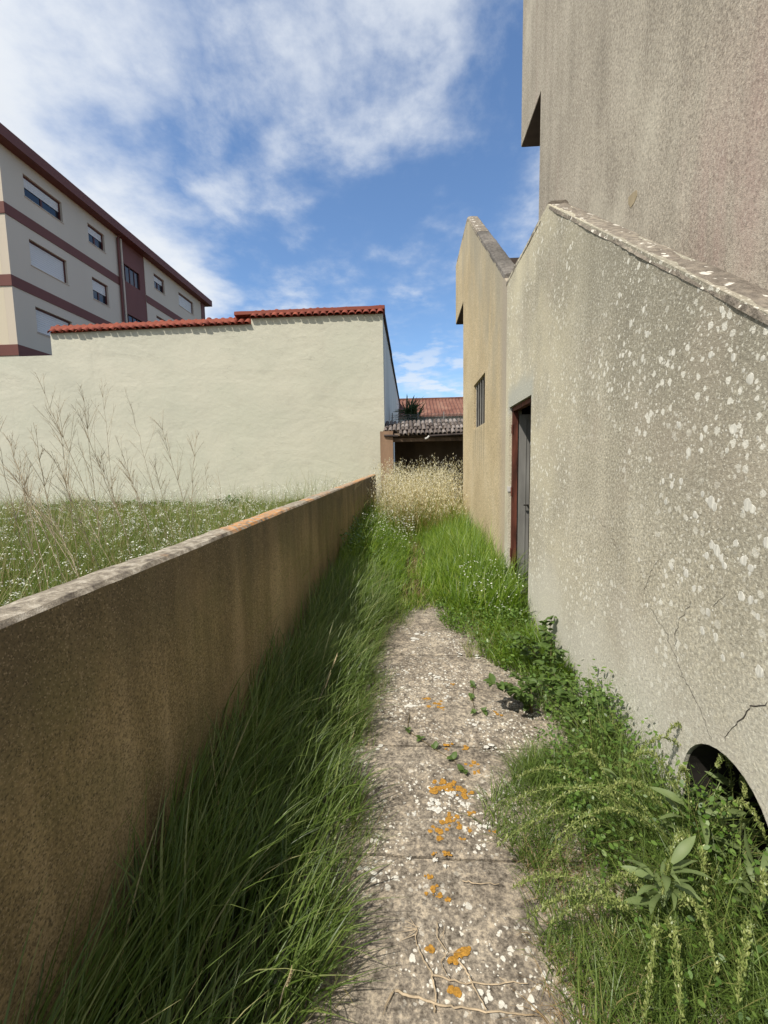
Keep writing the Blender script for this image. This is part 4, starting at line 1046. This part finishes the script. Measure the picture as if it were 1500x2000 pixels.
bramble(1040, 1395, 'low dark green bramble spreading over the slab edge', 7, .24, .32, 12)
bramble(1130, 1405, 'dense bramble midway between the doorway and the arch', 7, .30, .34, 13)
bramble(1180, 1455, 'bramble closest to the dark arch', 5, .30, .28, 14)
bramble(1110, 1290, 'small bramble sprout rising highest on the wall foot', 2, .40, .07, 15)
# creeping runner on the slabs
random.seed(21); pts = [(690+110, 1400), (795, 1432), (822, 1450), (850, 1470), (885, 1490), (905, 1515)]
W = [path_top(onG(a, b))+Vector((0, 0, .006)) for a, b in pts]; rn = empty('creeping_runner', W[0]); tag(rn, 'thin creeping green runner crossing the lichen covered slabs', 'plant')
MB().tube(W, .0022, 5, .0014).build('stem', 'cane', rn)
for p in W[1:]:
    for k in range(4): put_leaf(random.choice(bram), rn, p+Vector((0, 0, .004)), random.uniform(0, 6.3), random.uniform(0, .6), random.uniform(.45, .75), random.gauss(0, .3))
random.seed(22); W = [path_top(onG(a, b))+Vector((0, 0, .006)) for a, b in ((925, 1345), (922, 1370), (928, 1400), (945, 1395))]; rn = empty('creeping_runner', W[0]); tag(rn, 'small green runner near the right edge of the far slabs', 'plant')
MB().tube(W, .0022, 5, .0014).build('stem', 'cane', rn)
for p in W:
    for k in range(4): put_leaf(random.choice(bram), rn, p+Vector((0, 0, .004)), random.uniform(0, 6.3), random.uniform(0, .7), random.uniform(.45, .8), random.gauss(0, .3))

# dry twigs on the slabs
def twig(pix, label, side=(), r=.0032):
    P = [path_top(onG(a, b))+Vector((0, 0, .005+.004*random.random())) for a, b in pix]
    root = empty('dry_twig', P[0]); tag(root, label, 'twig', 'dry twigs on the slabs')
    Q = []
    for a, b in zip(P[:-1], P[1:]):
        for i in range(5): Q.append(a.lerp(b, i/5)+Vector((random.gauss(0, .002), random.gauss(0, .002), random.gauss(0, .001))))
    MB().tube(Q+[P[-1]], r, 5, r*.5).build('stem', 'twig', root)
    for s in side: MB().tube([path_top(onG(a, b))+Vector((0, 0, .007)) for a, b in s], r*.45, 4, r*.2).build('sprig', 'twig', root)
random.seed(31)
twig([(848, 1990), (850, 1950), (845, 1915), (825, 1880), (812, 1850), (815, 1825)], 'bent dry twig with root tuft lying lengthwise on the near slab', [[(815, 1825), (785, 1820)], [(815, 1825), (795, 1840)], [(815, 1825), (800, 1802)], [(813, 1835), (780, 1848)], [(815, 1825), (778, 1832)], [(818, 1822), (790, 1808)]])
twig([(770, 1945), (810, 1960), (850, 1972), (900, 1982), (960, 1988), (1040, 1994)], 'long pale twig lying crosswise at the bottom edge', [[(770, 1945), (755, 1975), (748, 1995)], [(765, 1950), (750, 1980)]], .0042)
twig([(845, 1915), (900, 1930), (960, 1933), (1030, 1932)], 'dark thin twig crossing the slab just above the longest one', [[(975, 1920), (990, 1930)]], .003)
twig([(895, 1885), (915, 1915), (930, 1945), (950, 1985)], 'short pale straw lying diagonally beside the orange lichen', [], .0035)
twig([(855, 1815), (852, 1840), (872, 1868), (862, 1890), (868, 1905), (880, 1925)], 'curled bundle of pale dry stems on the near slab', [[(868, 1820), (865, 1850), (875, 1870)], [(858, 1850), (850, 1880)], [(862, 1890), (875, 1872), (900, 1870)], [(866, 1830), (858, 1845), (875, 1900)]], .0022)
twig([(905, 1730), (930, 1735), (975, 1736)], 'small white straw at the right edge of the middle slab', [], .0025)

# dry fennel-like stalks on the lot
def stalk(base, tip, Yd, label, nb, seed, r=.008):
    random.seed(seed); b = onY(*base, Yd); b.z = gz(Yd); tp = onY(*tip, Yd+random.uniform(-.4, .4))
    root = empty('dry_stalk', b); tag(root, label, 'dry stalk', 'dry stalks standing on the lot')
    m = b.lerp(tp, .5)+Vector((random.gauss(0, .05), random.gauss(0, .05), .12)); P = []
    for i in range(15): f = i/14; P.append((1-f)**2*b+2*f*(1-f)*m+f*f*tp+Vector((random.gauss(0, .006), 0, 0)))
    MB().tube(P, r, 5, r*.3).build('stem', 'straw', root); H_ = (tp-b).length
    for q in range(nb):
        i = random.randint(5, 13); p = P[i]; d = (P[i+1]-P[i]).normalized(); a = random.uniform(0, 6.3)
        dd = (d+Vector((math.cos(a), math.sin(a)*.6, .1))*random.uniform(.5, .9)).normalized(); ln = H_*random.uniform(.10, .28)*(1.25-i/16)
        e = p+dd*ln+Vector((0, 0, ln*.15)); mb = MB().tube([p, p.lerp(e, .5)+Vector((0, 0, .01)), e], r*.5, 4, r*.2)
        for k in range(random.randint(2, 5)):
            f = random.uniform(.4, 1); s = p.lerp(e, f); a = random.uniform(0, 6.3); g = (dd+Vector((math.cos(a), math.sin(a)*.5, .15))*.8).normalized()
            mb.tube([s, s+g*ln*random.uniform(.2, .45)], r*.28, 3, r*.12)
        mb.build('branch', 'straw', root)
SD = [((235, 1040), (75, 742), 5.2, 'tallest dry stalk leaning left on the lot', 14), ((195, 1030), (160, 760), 5.6, 'tall upright dry stalk beside the tallest one', 9), ((225, 1050), (198, 752), 6.2, 'thin dry stalk with its tip hooked towards the right', 6),
      ((390, 1010), (310, 820), 6.5, 'forked dry stalk standing apart on the right', 12), ((375, 1000), (385, 840), 6.8, 'dry stalk rightmost of the branched ones', 12), ((120, 1060), (65, 825), 4.6, 'bushy dry stalk left of the tallest stalk', 12),
      ((95, 1050), (18, 850), 4.4, 'leaning dry stalk near the left picture edge', 10), ((60, 1060), (-10, 830), 4.2, 'dry stalk cut by the left picture edge', 8), ((180, 1060), (5, 905), 4.0, 'low slanting dry stalk reaching over to the left edge', 9),
      ((270, 1030), (150, 800), 5.8, 'slanting dry stalk behind the tallest one', 12), ((300, 1020), (225, 850), 6.0, 'short branched dry stalk in the middle of the group', 10), ((330, 1010), (255, 790), 7.0, 'slender pale stalk against the cream wall', 7),
      ((240, 1070), (120, 930), 4.3, 'low broken dry stalk in front of the group', 7), ((150, 1040), (110, 800), 5.0, 'straight dry stalk between the bushy and the tallest stalk', 9), ((430, 990), (425, 915), 7.5, 'short dry stalk on the far right of the lot', 4), ((405, 990), (400, 905), 7.8, 'short thin stalk next to the rightmost short one', 3)]
SD += [((140, 1050), (30, 900), 4.5, 'fine bent stalk low at the left of the group', 12), ((205, 1045), (100, 880), 4.8, 'many branched stalk half as tall as its neighbours', 16), ((260, 1035), (190, 890), 5.3, 'leaning stalk with a spread of fine twigs in mid group', 16),
       ((310, 1025), (240, 900), 5.6, 'low twiggy stalk right of the middle of the group', 14), ((350, 1015), (300, 900), 6.2, 'small twiggy stalk left of the forked one', 12), ((85, 1060), (45, 930), 4.1, 'small tangled stalk by the left picture edge', 12), ((165, 1060), (60, 960), 4.2, 'nearly fallen stalk at the left of the lot', 10)]
for i, (a, b, yd, lb, nb) in enumerate(SD): stalk(a, b, yd, lb, nb+5, 40+i, .0055 if nb > 8 else .0045)

# pale grass ears
def ear(pts, h, label, seed):
    random.seed(seed); b = onG(*pts[0], .02); t_ = onG(*pts[1], h); root = empty('grass_ear', b); tag(root, label, 'grass ear', 'pale ears in the long grass')
    MB().tube([b, b.lerp(t_, .5)+Vector((0, 0, .02)), t_], .0018, 4, .0012).build('stem', 'straw', root)
    d = (t_-b).normalized(); mb = MB()
    for i in range(12):
        p = t_-d*(.09-.0075*i); a = i*2.1; q = (d*.9+Vector((math.cos(a), math.sin(a), 0))*.22).normalized(); mb.tube([p, p+q*.012, p+q*.026], .0028, 4, .0006)
    mb.build('ear', 'oat_pale', root)
plain('oat_pale', (.58, .48, .28), .7, .2, 40)
ear(((610, 1400), (658, 1280)), .34, 'pale grass ear farther up the long grass', 1)
ear(((540, 1990), (570, 1895)), .3, 'pale bristly ear at the bottom of the long grass', 2)
ear(((600, 1440), (645, 1315)), .30, 'second pale ear just below the farther one', 3)

# yucca behind the shed
yb = onY(800, 815, 17.5); yc = Vector((yb.x, 17.5, gz(17.5))); yu = tag(empty('yucca', yc), 'dark spiky yucca rising behind the shed roof', 'yucca')
top = Vector((yb.x, 17.5, 3.5)); MB().tube([yc, yc.lerp(top, .5)+Vector((.04, 0, 0)), top], .09, 8, .07).build('trunk', 'bark', yu)
ym = leaf_mesh('leaf', .80, .065, 'leaf_yucca', .4, .25, 5)
random.seed(77)
for i in range(150): put_leaf(ym, yu, top+Vector((random.gauss(.05, .10), random.gauss(0, .1), random.uniform(-.25, .35))), random.uniform(0, 6.3), random.uniform(-.35, 1.35), random.uniform(.6, 1.05), random.gauss(0, .4))
